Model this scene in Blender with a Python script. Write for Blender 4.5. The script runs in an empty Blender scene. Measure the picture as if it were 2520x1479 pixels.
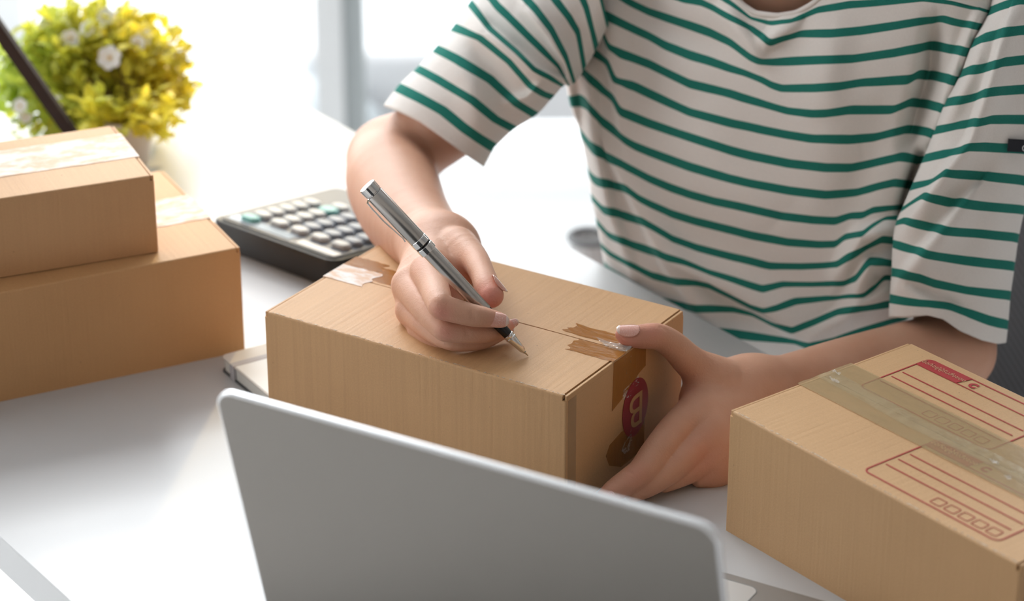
import bpy, bmesh, math, random
import numpy as np
from mathutils import Vector, Matrix
random.seed(7); rng = np.random.default_rng(7)
D = bpy.data; SC = bpy.context.scene; COL = SC.collection

# ---------------------------------------------------------------- camera
F_PX = 6456.5; PITCH = 0.43251; CAM_H = 0.82643; ROLL = 0.00133
cam_d = D.cameras.new('camera'); cam = D.objects.new('camera', cam_d); COL.objects.link(cam)
cam_d.sensor_width = 36.0; cam_d.lens = F_PX / 2520 * 36.0
cam.location = (0, 0, CAM_H)
cam.rotation_euler = (Matrix.Rotation(math.pi/2 - PITCH, 3, 'X') @ Matrix.Rotation(-ROLL, 3, 'Z')).to_euler()
cam_d.dof.use_dof = True; cam_d.dof.focus_distance = 1.675; cam_d.dof.aperture_fstop = 5.6
cam_d.clip_start = 0.05; cam_d.clip_end = 60
SC.camera = cam

# ---------------------------------------------------------------- world, lights, exposure
W = D.worlds.new('world'); SC.world = W; W.use_nodes = True
wb = W.node_tree.nodes['Background']; wb.inputs[0].default_value = (0.93, 0.97, 1.0, 1); wb.inputs[1].default_value = 1.4
def area(name, loc, target, sx, sy, power, col):
    l = D.lights.new(name, 'AREA'); l.shape = 'RECTANGLE'; l.size = sx; l.size_y = sy; l.energy = power; l.color = col
    o = D.objects.new(name, l); COL.objects.link(o); o.location = loc
    o.rotation_euler = (Vector(target) - Vector(loc)).to_track_quat('-Z', 'Y').to_euler()
    return o
area('window_daylight_left', (-3.3, 1.6, 1.2), (0, 1.6, 0.0), 2.2, 1.8, 17, (1.0, 0.98, 0.955))
area('high_area_key', (-1.1, 3.7, 2.35), (0, 1.6, 0.0), 1.6, 1.2, 66, (0.955, 0.98, 1.0))  # key lamp added high at the back; the ceiling has no skylight
warm_plant_spot = D.lights.new('warm_plant_spot', 'SPOT'); warm_plant_spot.energy = 700; warm_plant_spot.color = (1.0, .74, .34); warm_plant_spot.spot_size = math.radians(7); warm_plant_spot.spot_blend = .8; warm_plant_spot.shadow_soft_size = .12  # narrow warm spot added behind the plant to backlight its leaves
lso = D.objects.new('warm_plant_spot', warm_plant_spot); COL.objects.link(lso); lso.location = (.35, 5.9, 1.35)
lso.rotation_euler = (Vector((-.335, 2.07, .075)) - lso.location).to_track_quat('-Z', 'Y').to_euler()
SC.view_settings.view_transform = 'Standard'; SC.view_settings.look = 'None'
SC.view_settings.gamma = 1.0; SC.view_settings.use_curve_mapping = False
SC.view_settings.exposure = 0.46

# ---------------------------------------------------------------- survey of the place: sight lines of the camera position, used to measure points
_c, _s = math.cos(ROLL), math.sin(ROLL); _cp, _sp = math.cos(PITCH), math.sin(PITCH)
def _ray(px, py):
    u = (px - 1260)/F_PX; v = -(py - 739.5)/F_PX
    u, v = _c*u - _s*v, _s*u + _c*v
    return np.array([u, _cp + v*_sp, -_sp + v*_cp])
def at(px, py, F): return np.array([0, 0, CAM_H]) + F*_ray(px, py)          # point at depth F
def atz(px, py, z):                                                          # point at height z
    d = _ray(px, py); return np.array([0, 0, CAM_H]) + (z - CAM_H)/d[2]*d

# ---------------------------------------------------------------- scene helpers
def tag(o, label=None, cat=None, group=None, kind=None):
    if label: o['label'] = label
    if cat: o['category'] = cat
    if group: o['group'] = group
    if kind: o['kind'] = kind
    return o
def empty(name, loc, rz=0, **k):
    o = D.objects.new(name, None); COL.objects.link(o); o.location = loc; o.rotation_euler = (0, 0, rz)
    o.empty_display_size = 0.02
    return tag(o, **k)
def mesh_obj(name, me, mat, parent=None, smooth=False):
    if mat and not me.materials: me.materials.append(mat)
    o = D.objects.new(name, me); COL.objects.link(o)
    if parent: o.parent = parent
    if smooth: me.shade_smooth()
    return o
def obj(name, bm, mat, parent=None, smooth=False, bevel=0, seg=2):
    bmesh.ops.recalc_face_normals(bm, faces=bm.faces)
    me = D.meshes.new(name); bm.to_mesh(me); bm.free()
    o = mesh_obj(name, me, mat, parent, smooth)
    if bevel:
        m = o.modifiers.new('bevel', 'BEVEL'); m.width = bevel; m.segments = seg; m.limit_method = 'ANGLE'; m.angle_limit = math.radians(40)
        m.harden_normals = True; me.shade_smooth()
    return o
def pydata(name, vs, fs, mat, parent=None, smooth=True):
    me = D.meshes.new(name); me.from_pydata([tuple(v) for v in vs], [], [tuple(f) for f in fs]); me.update()
    return mesh_obj(name, me, mat, parent, smooth)
def box(bm, x0, x1, y0, y1, z0, z1):
    vs = [bm.verts.new((x, y, z)) for z in (z0, z1) for y in (y0, y1) for x in (x0, x1)]
    for f in ((0,2,3,1), (4,5,7,6), (0,1,5,4), (2,6,7,3), (0,4,6,2), (1,3,7,5)): bm.faces.new([vs[i] for i in f])
    return vs
def tube(bm, pts, rad, n=12, caps=True):
    pts = [Vector(p) for p in pts]; rings = []
    if not hasattr(rad, '__len__'): rad = [rad]*len(pts)
    up = None
    for i, p in enumerate(pts):
        t = (pts[min(i+1, len(pts)-1)] - pts[max(i-1, 0)]).normalized()
        if up is None: up = t.orthogonal().normalized()
        up = (up - t*up.dot(t)).normalized(); b = t.cross(up)
        rings.append([bm.verts.new(p + rad[i]*(math.cos(a)*up + math.sin(a)*b)) for a in [2*math.pi*k/n for k in range(n)]])
    for a, b in zip(rings, rings[1:]):
        for k in range(n): bm.faces.new((a[k], a[(k+1) % n], b[(k+1) % n], b[k]))
    if caps: bm.faces.new(rings[0]); bm.faces.new(rings[-1])
def lathe(bm, prof, n=32, origin=(0, 0, 0), axis=(0, 0, 1)):
    q = Vector((0, 0, 1)).rotation_difference(Vector(axis)); org = Vector(origin); rings = []
    for r, z in prof:
        if r < 1e-7: rings.append([bm.verts.new(org + q @ Vector((0, 0, z)))])
        else: rings.append([bm.verts.new(org + q @ Vector((r*math.cos(2*math.pi*k/n), r*math.sin(2*math.pi*k/n), z))) for k in range(n)])
    for a, b in zip(rings, rings[1:]):
        for k in range(n):
            q_ = [a[k % len(a)], a[(k+1) % len(a)], b[(k+1) % len(b)], b[k % len(b)]]
            u = []
            for v in q_:
                if v not in u: u.append(v)
            if len(u) > 2:
                try: bm.faces.new(u)
                except ValueError: pass
def rounded_poly(x0, x1, y0, y1, r, n=6):
    out = []
    for cx, cy, a0 in ((x1-r, y1-r, 0), (x0+r, y1-r, 90), (x0+r, y0+r, 180), (x1-r, y0+r, 270)):
        for k in range(n+1):
            a = math.radians(a0 + 90*k/n); out.append((cx + r*math.cos(a), cy + r*math.sin(a)))
    return out
def prism(bm, poly, z0, z1):
    a = [bm.verts.new((x, y, z0)) for x, y in poly]; b = [bm.verts.new((x, y, z1)) for x, y in poly]
    bm.faces.new(a[::-1]); bm.faces.new(b); n = len(a)
    for k in range(n): bm.faces.new((a[k], a[(k+1) % n], b[(k+1) % n], b[k]))

# ---------------------------------------------------------------- materials
class M:
    def __init__(s, name, base=(.8,.8,.8), rough=.5, **kw):
        s.m = D.materials.new(name); s.m.use_nodes = True; s.t = s.m.node_tree; s.b = s.t.nodes['Principled BSDF']
        s.b.inputs['Base Color'].default_value = (*base, 1); s.b.inputs['Roughness'].default_value = rough
        for k, v in kw.items(): s.b.inputs[k.replace('_', ' ')].default_value = v
    def n(s, typ, **kw):
        nd = s.t.nodes.new(typ)
        for k, v in kw.items():
            if k in nd.inputs: nd.inputs[k].default_value = v
            else: setattr(nd, k, v)
        return nd
    def l(s, a, b): s.t.links.new(a, b); return s
    def coord(s, kind='Object', scale=(1, 1, 1)):
        c = s.n('ShaderNodeTexCoord'); mp = s.n('ShaderNodeMapping'); mp.inputs['Scale'].default_value = scale
        s.l(c.outputs[kind], mp.inputs[0]); return mp.outputs[0]
    def noise(s, scale, detail=3, rough=.55, vec=None, stretch=(1, 1, 1)):
        nd = s.n('ShaderNodeTexNoise', Scale=scale, Detail=detail, Roughness=rough)
        s.l(vec if vec is not None else s.coord('Object', stretch), nd.inputs['Vector']); return nd.outputs['Fac']
    def ramp(s, fac, stops):
        r = s.n('ShaderNodeValToRGB'); s.l(fac, r.inputs[0]); e = r.color_ramp.elements
        while len(e) < len(stops): e.new(.5)
        for el, (p, c) in zip(e, stops):
            el.position = p; el.color = (*c, 1) if len(c) == 3 else c
        return r.outputs[0]
    def math(s, op, a, b=None, c=None):
        nd = s.n('ShaderNodeMath', operation=op)
        for i, v in enumerate((a, b, c)):
            if v is None: continue
            if isinstance(v, (int, float)): nd.inputs[i].default_value = v
            else: s.l(v, nd.inputs[i])
        return nd.outputs[0]
    def mix(s, fac, a, b):
        nd = s.n('ShaderNodeMix', data_type='RGBA')
        if isinstance(fac, (int, float)): nd.inputs[0].default_value = fac
        else: s.l(fac, nd.inputs[0])
        for i, v in ((6, a), (7, b)):
            if isinstance(v, tuple): nd.inputs[i].default_value = (*v, 1)
            else: s.l(v, nd.inputs[i])
        return nd.outputs[2]
    def color(s, out): s.l(out, s.b.inputs['Base Color']); return s
    def bump(s, h, strength=.2, dist=.001, chain=None):
        b = s.n('ShaderNodeBump', Strength=strength, Distance=dist); s.l(h, b.inputs['Height'])
        if chain is not None: s.l(chain, b.inputs['Normal'])
        s.l(b.outputs[0], s.b.inputs['Normal']); return b.outputs[0]
def simple(name, base, rough=.5, **kw): return M(name, base, rough, **kw).m

def cardboard(name, base, dark, vert_axis_stripes=1.0):
    k = M(name, base, .56, Specular_IOR_Level=.5)
    big = k.noise(9, 3); fine = k.noise(900, 2, .6); spk = k.noise(260, 2, .5); corr = k.noise(70, 2, .5, stretch=(5, .12, .12))
    c = k.ramp(big, [(.3, dark), (.7, base)])
    c = k.mix(k.ramp(fine, [(.35, (.0,)*3), (.7, (.30,)*3)]), c, tuple(min(1, x*1.22) for x in base))
    c = k.mix(k.ramp(corr, [(.40, (0,)*3), (.72, (.30*vert_axis_stripes,)*3)]), c, tuple(x*.86 for x in dark))
    c = k.mix(k.ramp(spk, [(.76, (0,)*3), (.80, (.55,)*3)]), c, (.16, .09, .05))
    k.color(c)
    b1 = k.bump(fine, .25, .0003); k.bump(corr, .35, .0007, b1)
    return k.m
CARD_A = cardboard('kraft_cardboard_warm', (.63, .37, .178), (.575, .33, .155))
CARD_B = cardboard('kraft_cardboard_tan', (.61, .37, .185), (.55, .33, .16), .3)
CARD_C = cardboard('kraft_cardboard_orange', (.59, .33, .145), (.54, .295, .125), .2)
CARD_D = cardboard('kraft_cardboard_brown', (.60, .35, .17), (.55, .315, .15), .4)

def lam():
    k = M('white_laminate', (.54, .55, .562), .38, Specular_IOR_Level=1.0, Coat_Weight=.35, Coat_Roughness=.34)
    k.bump(k.noise(500, 2), .04, .0002); return k.m
LAMINATE = lam(); EDGE = simple('desk_edge_band', (.80, .80, .79), .4)
FLOOR = M('white_floor', (.86, .86, .86), .22, Specular_IOR_Level=.8); FLOOR.bump(FLOOR.noise(40), .05, .001); FLOOR = FLOOR.m
WALL = M('wall_paint', (.88, .89, .90), .8); WALL.bump(WALL.noise(120), .05, .001); WALL = WALL.m
GREYFRAME = simple('grey_window_frame', (.42, .46, .47), .4); PALEFRAME = simple('pale_frame', (.78, .80, .81), .5)
BGGREY = simple('blue_grey_upholstery', (.52, .57, .60), .8); BGDARK = simple('dark_grey_plastic', (.16, .165, .17), .6)

def outside_glow():
    k = M('daylight_emission', (0, 0, 0), 1); k.b.inputs['Emission Color'].default_value = (.94, .98, 1, 1); k.b.inputs['Emission Strength'].default_value = 3.3
    return k.m
OUTSIDE = outside_glow()

# ---------------------------------------------------------------- the setting
def struct(name, bm, mat, parent=None):
    o = obj(name, bm, mat, parent); o['kind'] = 'structure'; return o
FZ = -0.74
bm = bmesh.new(); box(bm, -4, 4, -1.2, 4.6, FZ-.1, FZ); struct('floor', bm, FLOOR)
YW = 4.5
bm = bmesh.new()
box(bm, -4, 4, YW, YW+.12, 2.4, 2.5)
box(bm, -4, -3.6, YW, YW+.12, FZ, 2.5); box(bm, 3.6, 4, YW, YW+.12, FZ, 2.5)
struct('wall_back', bm, WALL)
bm = bmesh.new(); box(bm, -4.1, -4, -1.2, 0.4, FZ, 2.5); box(bm, -4.1, -4, 3.4, 4.6, FZ, 2.5); box(bm, -4.1, -4, .4, 3.4, FZ, FZ+.3); box(bm, -4.1, -4, .4, 3.4, 2.1, 2.5)
struct('wall_left', bm, WALL)
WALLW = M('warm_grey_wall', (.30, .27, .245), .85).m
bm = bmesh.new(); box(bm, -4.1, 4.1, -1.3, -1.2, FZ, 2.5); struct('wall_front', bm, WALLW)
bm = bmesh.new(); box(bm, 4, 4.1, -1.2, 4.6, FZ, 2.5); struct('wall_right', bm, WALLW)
bm = bmesh.new(); box(bm, -4.1, 4.1, -1.3, 4.62, 2.5, 2.6); struct('ceiling', bm, M('ceiling_paint', (.42, .42, .42), .9).m)
GLASS = M('window_glass', (1, 1, 1), .02); _tr = GLASS.n('ShaderNodeBsdfTransparent'); _gl = GLASS.n('ShaderNodeBsdfGlossy', Roughness=.02); _mx = GLASS.n('ShaderNodeMixShader', Fac=.06)
GLASS.l(_tr.outputs[0], _mx.inputs[1]); GLASS.l(_gl.outputs[0], _mx.inputs[2]); GLASS.l(_mx.outputs[0], [n for n in GLASS.t.nodes if n.type == 'OUTPUT_MATERIAL'][0].inputs[0]); GLASS = GLASS.m
wroot = empty('window_1', (0, YW, 0), kind='structure')
bm = bmesh.new()
for x in (-3.55, -2.2, -.93, .35, 1.6, 2.9): box(bm, x, x+.06, -.03, .03, FZ+.01, 2.4)
box(bm, -3.6, 3.6, -.03, .03, FZ+.001, FZ+.010); box(bm, -3.6, 3.6, -.03, .03, 2.35, 2.4); box(bm, -3.6, 3.6, -.02, .02, .35, .39)
obj('window_frame', bm, PALEFRAME, wroot)
bm = bmesh.new(); box(bm, -3.6, 3.6, -.004, .004, FZ+.02, 2.37); obj('pane', bm, GLASS, wroot)
w2 = empty('window_2', (-4.05, 1.9, 0), kind='structure')
bm = bmesh.new()
for y in (-1.5, -.5, .47, 1.44): box(bm, -.03, .03, y, y+.06, FZ+.3, 2.1)
box(bm, -.03, .03, -1.5, 1.5, FZ+.3, FZ+.36); box(bm, -.03, .03, -1.5, 1.5, 2.04, 2.1); obj('window_frame', bm, PALEFRAME, w2)
bm = bmesh.new(); box(bm, -.004, .004, -1.47, 1.47, FZ+.33, 2.07); obj('pane', bm, GLASS, w2)
# the bright day outside: an added emissive wall standing in for daylight
bm = bmesh.new(); box(bm, -7, 7, 6.2, 6.3, FZ-.3, 4.5); struct('outside_glow_wall', bm, OUTSIDE)
bm = bmesh.new(); box(bm, -7, 7, 4.63, 6.2, FZ-.15, FZ-.02); struct('trim_2', bm, M('terrace_paving', (.82, .82, .81), .8).m)

# ---------------------------------------------------------------- desk
ED = np.array([.587, -.8096]); EN = np.array([.8096, .587])       # along the desk, across the desk (towards the person)
YAW_D = math.atan2(ED[1], ED[0])
desk = empty('desk', (0, 0, FZ), YAW_D, label='long white laminate desk carrying the parcels, the laptop and the plant', cat='desk')
def dl(px, py): P = atz(px, py, 0)[:2]; return float(P @ ED), float(P @ EN)
a0, a1 = -2.011, -0.72; n0, n1 = .582, 1.146
bm = bmesh.new(); box(bm, a0, a1, n0, n1, -FZ-.026, -FZ); obj('desk_top', bm, LAMINATE, desk, bevel=.0012)
for (x, y) in ((a0+.08, n0+.07), (a0+.08, n1-.07), (a1-.08, n0+.07), (a1-.08, n1-.07)):
    bm = bmesh.new(); box(bm, x-.02, x+.02, y-.02, y+.02, 0, -FZ-.026); obj('leg', bm, PALEFRAME, desk)

# ---------------------------------------------------------------- parcels
TAPEW = M('torn_tape_white', (.83, .72, .66), .55)
nz = TAPEW.noise(60, 4, .65, stretch=(1, 3, 1)); TAPEW.color(TAPEW.ramp(nz, [(.42, (.66, .43, .28)), (.50, (.72, .58, .50)), (.62, (.80, .74, .71))])); TAPEW.bump(nz, .3, .0006); TAPEW = TAPEW.m
def clear_tape(name, col, alpha, rough=.12):
    k = M(name, col, rough, Coat_Weight=.05, Coat_Roughness=.15, Specular_IOR_Level=.2); nz = k.noise(28, 5, .6, stretch=(1, 3, 1))
    k.bump(nz, .5, .002); k.l(k.ramp(nz, [(.3, (alpha*.9,)*3), (.7, (min(1, alpha*1.1),)*3)]), k.b.inputs['Alpha']); return k.m
TAPE_BROWN = clear_tape('brown_packing_tape', (.50, .21, .05), .55)
TAPE_OLIVE = clear_tape('yellowed_clear_tape', (.55, .42, .23), .34, .25)
TAPE_CLEAR = clear_tape('clear_tape', (.85, .82, .78), .30)
RED = simple('red_print', (.42, .028, .030), .6); RED_DEEP = simple('red_sticker', (.30, .022, .030), .35)
SEAM = simple('seam_shade', (.05, .035, .025), .9)
EDGEWEAR = M('worn_edge', (.76, .60, .44), .9); EDGEWEAR = EDGEWEAR.m

def parcel(name, origin, yaw, L, Wd, H, mat, **k):
    """local axes: x along the long edge, y across, z up; origin = near-left bottom corner"""
    root = empty(name, (origin[0], origin[1], origin[2]), yaw, **k)
    t = .0040
    bm = bmesh.new(); box(bm, 0, L, 0, Wd, 0, H-t)
    bmesh.ops.bevel(bm, geom=[e for e in bm.edges if abs(e.verts[0].co.z-e.verts[1].co.z) > .01], offset=.0014, segments=3, affect='EDGES', profile=.5)
    obj('box_body', bm, mat, root)
    bm = bmesh.new(); box(bm, .0022, L-.0022, .0014, Wd-.0014, H-t-.0003, H-t+.0009); obj('gap_shade', bm, SEAM, root)  # near-black filler: shade of the flap gaps put into the colour
    for x0, x1 in ((.0001, .0021), (L-.0021, L-.0001)):
        bm = bmesh.new(); box(bm, x0, x1, .0012, Wd-.0012, H-t-.0005, H-.0005); obj('end_panel', bm, mat, root, bevel=.0005)
    for y0, y1 in ((0, Wd/2-.0005), (Wd/2+.0005, Wd)):
        bm = bmesh.new(); box(bm, .0030, L-.0030, y0, y1, H-t, H)
        bmesh.ops.subdivide_edges(bm, edges=[e for e in bm.edges if abs(e.verts[0].co.x-e.verts[1].co.x) > L*.5], cuts=40)
        yo = y0 if y0 == 0 else y1
        for v in bm.verts:
            if v.co.z > H-t/2 and abs(v.co.y-yo) > 1e-6: v.co.z += .00012*math.sin(v.co.x*61+y0*9)*math.sin(v.co.x*23+1)
        bmesh.ops.bevel(bm, geom=[e for e in bm.edges if all(v.co.z > H-t/2 and abs(v.co.y-yo) < 1e-6 for v in e.verts)], offset=.0013, segments=3, affect='EDGES', profile=.5)
        obj('top_flap', bm, mat, root)
    return root
WORN = M('worn_crimp', (.78, .62, .46), .9); _w = WORN.noise(330, 3, .7); WORN.l(WORN.ramp(_w, [(.50, (0,)*3), (.62, (.75,)*3)]), WORN.b.inputs['Alpha']); WORN = WORN.m
def worn(root, L, Wd, H):
    bm = bmesh.new(); strip(bm, (.002, .0013), (L-.002, .0013), .0013, H+.00012, .00005)
    obj('worn_edge', bm, WORN, root)
def loc_of(root, L3):  # world -> parcel local
    c, s = math.cos(-root.rotation_euler.z), math.sin(-root.rotation_euler.z)
    x, y = L3[0]-root.location.x, L3[1]-root.location.y
    return c*x-s*y, s*x+c*y
def strip(bm, p, q, w, z, t=.00012):
    p = Vector(p); q = Vector(q); d = (q-p); n = Vector((-d.y, d.x)).normalized()*w/2
    prism(bm, [tuple(p-n), tuple(q-n), tuple(q+n), tuple(p+n)][::1], z, z+t)
def ragged(x0, x1, y0, y1, amp, n=9, ends=(1, 1)):
    pts = []
    for i in range(n+1): pts.append((x0+(x1-x0)*i/n, y0+amp*.25*(random.random()-.5)))
    for i in range(n+1): pts.append((x1+(ends[1]*amp*(random.random()-.5) if 0 < i < n else 0), y0+(y1-y0)*i/n))
    for i in range(n+1): pts.append((x1+(x0-x1)*i/n, y1+amp*.25*(random.random()-.5)))
    for i in range(n+1): pts.append((x0+(ends[0]*amp*(random.random()-.5) if 0 < i < n else 0), y1+(y0-y1)*i/n))
    out = []
    for p in pts:
        if not out or math.hypot(p[0]-out[-1][0], p[1]-out[-1][1]) > 1e-5: out.append(p)
    if math.hypot(out[0][0]-out[-1][0], out[0][1]-out[-1][1]) < 1e-5: out.pop()
    return out
def text_mesh(name, s, size, mat, parent, mtx, extrude=.0, bold=0, outline=None):
    cu = D.curves.new(name, 'FONT'); cu.body = s; cu.size = size; cu.align_x = 'CENTER'; cu.align_y = 'CENTER'; cu.offset = bold; cu.resolution_u = 6
    if outline: cu.fill_mode = 'NONE'; cu.bevel_depth = outline
    else: cu.extrude = extrude
    t = D.objects.new(name+'_curve', cu); COL.objects.link(t)
    dg = bpy.context.evaluated_depsgraph_get(); me = D.meshes.new_from_object(t.evaluated_get(dg)); me.name = name
    D.objects.remove(t); D.curves.remove(cu); me.materials.clear(); me.transform(mtx)
    return mesh_obj(name, me, mat, parent)

BY = -.56599
# centre parcel (being written on)
L, Wd, H = .2364, .1516, .0857
B0 = parcel('cardboard_box', (-.16569, 1.58811, 0), BY, L, Wd, H, CARD_A, label='sealed kraft box under the writing hand, held by both hands', cat='box', group=None)
bm = bmesh.new(); prism(bm, ragged(.0, .033, Wd*.44, Wd*.60, .004, ends=(0, 1)), H+.0001, H+.0004); obj('torn_tape', bm, TAPEW, B0)
bm = bmesh.new(); prism(bm, ragged(.0, .028, Wd*.60, Wd*.70, .006, ends=(0, 1)), H+.0001, H+.0003); prism(bm, ragged(.028, .06, Wd*.52, Wd*.66, .006), H+.00005, H+.0002); obj('torn_tape', bm, TAPE_BROWN, B0)
# right end: brown tape over the top and down the side
bm = bmesh.new()
prism(bm, ragged(L-.036, L, Wd*.38, Wd*.495, .005, ends=(1, 0)), H+.0001, H+.00025)
prism(bm, ragged(L-.050, L, Wd*.53, Wd*.62, .007, ends=(1, 0)), H+.0001, H+.00025)
obj('packing_tape', bm, TAPE_BROWN, B0)
def side_prism(bm, poly, x0, x1):      # polygon in (y,z) on the right end
    a = [bm.verts.new((x0, y, z)) for y, z in poly]; b = [bm.verts.new((x1, y, z)) for y, z in poly]
    bm.faces.new(a[::-1]); bm.faces.new(b); n = len(a)
    for k in range(n): bm.faces.new((a[k], a[(k+1) % n], b[(k+1) % n], b[k]))
bm = bmesh.new()
side_prism(bm, [(Wd*.385, H-.001), (Wd*.375, H-.035), (Wd*.47, H-.031), (Wd*.60, H-.022), (Wd*.66, H-.020), (Wd*.66, H-.001)], L+.0001, L+.0003)
side_prism(bm, [(Wd*.33, .021), (Wd*.36, .012), (Wd*.46, .004), (Wd*.66, .004), (Wd*.66, .026), (Wd*.46, .030), (Wd*.36, .027)], L+.0001, L+.0003)
obj('packing_tape', bm, TAPE_BROWN, B0)
# glossy crinkled clear tape shreds
def crinkle(name, quad, mat, parent, n=14, amp=.0012):
    vs, fs = [], []; q = [np.array(p, float) for p in quad]
    nrm = np.cross(q[1]-q[0], q[3]-q[0]); nrm /= np.linalg.norm(nrm)
    for i in range(n+1):
        for j in range(n+1):
            u, v = i/n, j/n; p = (1-u)*(1-v)*q[0]+u*(1-v)*q[1]+u*v*q[2]+(1-u)*v*q[3]
            vs.append(p + nrm*(amp*(.5+.5*math.sin(7*u+13*v+3*math.sin(9*v))) + amp*.6*random.random()))
    for i in range(n):
        for j in range(n): a = i*(n+1)+j; fs.append((a, a+1, a+n+2, a+n+1))
    o = pydata(name, vs, fs, mat, parent, smooth=False); return o
GLOSS = M('crinkled_clear_film', (.9, .88, .86), .06, Transmission_Weight=.0, Alpha=.35, Coat_Weight=1.0); GLOSS = GLOSS.m
crinkle('tape_shred', [(L-.014, Wd*.485, H+.0002), (L+.0004, Wd*.485, H+.0004), (L+.0004, Wd*.545, H+.0004), (L-.026, Wd*.53, H+.0002)], GLOSS, B0)
crinkle('tape_shred', [(L+.0004, Wd*.47, H-.002), (L+.0004, Wd*.54, H-.002), (L+.0004, Wd*.53, H-.024), (L+.0004, Wd*.515, H-.026)], GLOSS, B0)
# round red size sticker with its letter (the box stands upside down)
cyS, czS = Wd*.575, .0405
bm = bmesh.new(); side_prism(bm, [(cyS+.0168*math.cos(a), czS+.0208*math.sin(a)) for a in np.linspace(0, 2*math.pi, 49)[:-1]], L+.0003, L+.0005)
st = obj('round_sticker', bm, RED_DEEP, B0)
mt = Matrix.Translation((L+.0007, cyS+.001, czS-.001)) @ Matrix(((0, 0, 1, 0), (-1, 0, 0, 0), (0, -1, 0, 0), (0, 0, 0, 1)))
text_mesh('sticker_letter', 'B', .035, simple('tan_print', (.55, .30, .13), .5), st, mt, extrude=.0001)
crinkle('tape_shred', [(L+.0008, Wd*.47, .060), (L+.0008, Wd*.60, .062), (L+.0008, Wd*.60, .052), (L+.0008, Wd*.46, .052)], GLOSS, B0, amp=.0008)
crinkle('tape_shred', [(L+.0008, Wd*.46, .016), (L+.0008, Wd*.54, .028), (L+.0008, Wd*.555, .014), (L+.0008, Wd*.50, .010)], GLOSS, B0, amp=.0008)
# strip of clear tape on the near vertical edge
bm = bmesh.new(); side_prism(bm, [(0.002, .002), (.012, .002), (.012, H-.004), (.002, H-.004)], L+.00008, L+.0002); obj('clear_tape', bm, simple('aged_clear_tape', (.55, .38, .22), .4, Alpha=.25), B0)

worn(B0, L, Wd, H)
# right parcel with printed address forms
L2, W2, H2 = .2393, .1570, .0853
B1 = parcel('cardboard_box', (.1344, 1.4440, 0), -.91273, L2, W2, H2, CARD_B, label='tan carton with red address forms in the lower right corner', cat='box')
zz = H2+.00022
def form(x0, x1, y0, y1, header_y):
    """outline, ruled lines, postcode boxes; x runs along the long edge"""
    p = rounded_poly(x0, x1, y0, y1, .0045, 5); n = len(p)
    bm = bmesh.new()
    for k in range(n): strip(bm, p[k], p[(k+1) % n], .0010, zz)
    return bm
def add_form(x0, x1, y0, y1):
    W_ = y1-y0
    bm = form(x0, x1, y0, y1, 0)
    strip(bm, (x0, y0+W_*.81), (x1, y0+W_*.81), .0009, zz)
    for f in (.565, .41, .25): strip(bm, (x0+.003, y0+W_*f), (x1-.0045, y0+W_*f), .0009, zz)
    for k in range(5):
        xb = x0+.0505+k*.0108; q = rounded_poly(xb, xb+.0078, y0+W_*.055, y0+W_*.165, .0008, 2)
        for i in range(len(q)): strip(bm, q[i], q[(i+1) % len(q)], .0005, zz)
    o = obj('printed_form', bm, RED, B1)
    # header block with slanted end and lettering
    bm = bmesh.new(); yh = y0+W_*.81; prism(bm, [(x0+.0004, yh), (x0+.0345, yh), (x0+.0375, y1), (x0+.0045, y1), (x0+.0014, y1-.0014)], zz, zz+.0002)
    h = obj('form_header', bm, RED, B1)
    text_mesh('header_lettering', 'ชื่อที่อยู่ผู้รับสิ่งของ', .0050, simple('header_ink', (.62, .38, .22), .6), h, Matrix.Translation((x0+.0185, yh+W_*.092, zz+.0004)))
    text_mesh('form_letter', 'C', .0080, RED, B1, Matrix.Translation((x0+.0440, yh+W_*.085, zz+.0002)), bold=.0006)
add_form(.026, .1355, .0860, .1490)
add_form(.1070, .2135, .0095, .0735)
bm = bmesh.new(); prism(bm, ragged(-.0001, L2+.0001, .0575, .1045, .001), H2+.0005, H2+.0007); obj('packing_tape', bm, TAPE_OLIVE, B1)
# creased ridge of the tape over the flap seam
vs, fs = [], []; NX, NY = 150, 10
for i in range(NX+1):
    for j in range(NY+1):
        x = .001+(L2-.002)*i/NX; y = .078+.014*(j/NY-.5)+.0012*math.sin(x*55)+.003*math.exp(-x*40)
        e = math.sin(math.pi*j/NY); vs.append((x, y, H2+.0006+e*(.0009+.0007*math.sin(x*310+3*math.sin(x*90)))*(.55+.45*random.random())))
for i in range(NX):
    for j in range(NY): a = i*(NY+1)+j; fs.append((a, a+1, a+NY+2, a+NY+1))
pydata('tape_crease', vs, fs, clear_tape('creased_tape', (.70, .58, .38), .30, .12), B1, smooth=False)
rs = random.Random(3)
for cx, cy in ((.150, .075), (.176, .079), (.168, .067), (.192, .078), (.006, .085), (.014, .076)):
    q = .0045; a = rs.random()*3
    crinkle('tape_wrinkle', [(cx+q*math.cos(a+t), cy+.3*q*math.sin(a+t), H2+.0013) for t in (0, 1.2, 3.1, 4.5)], GLOSS, B1, n=6, amp=.0016)

worn(B1, L2, W2, H2)
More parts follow.
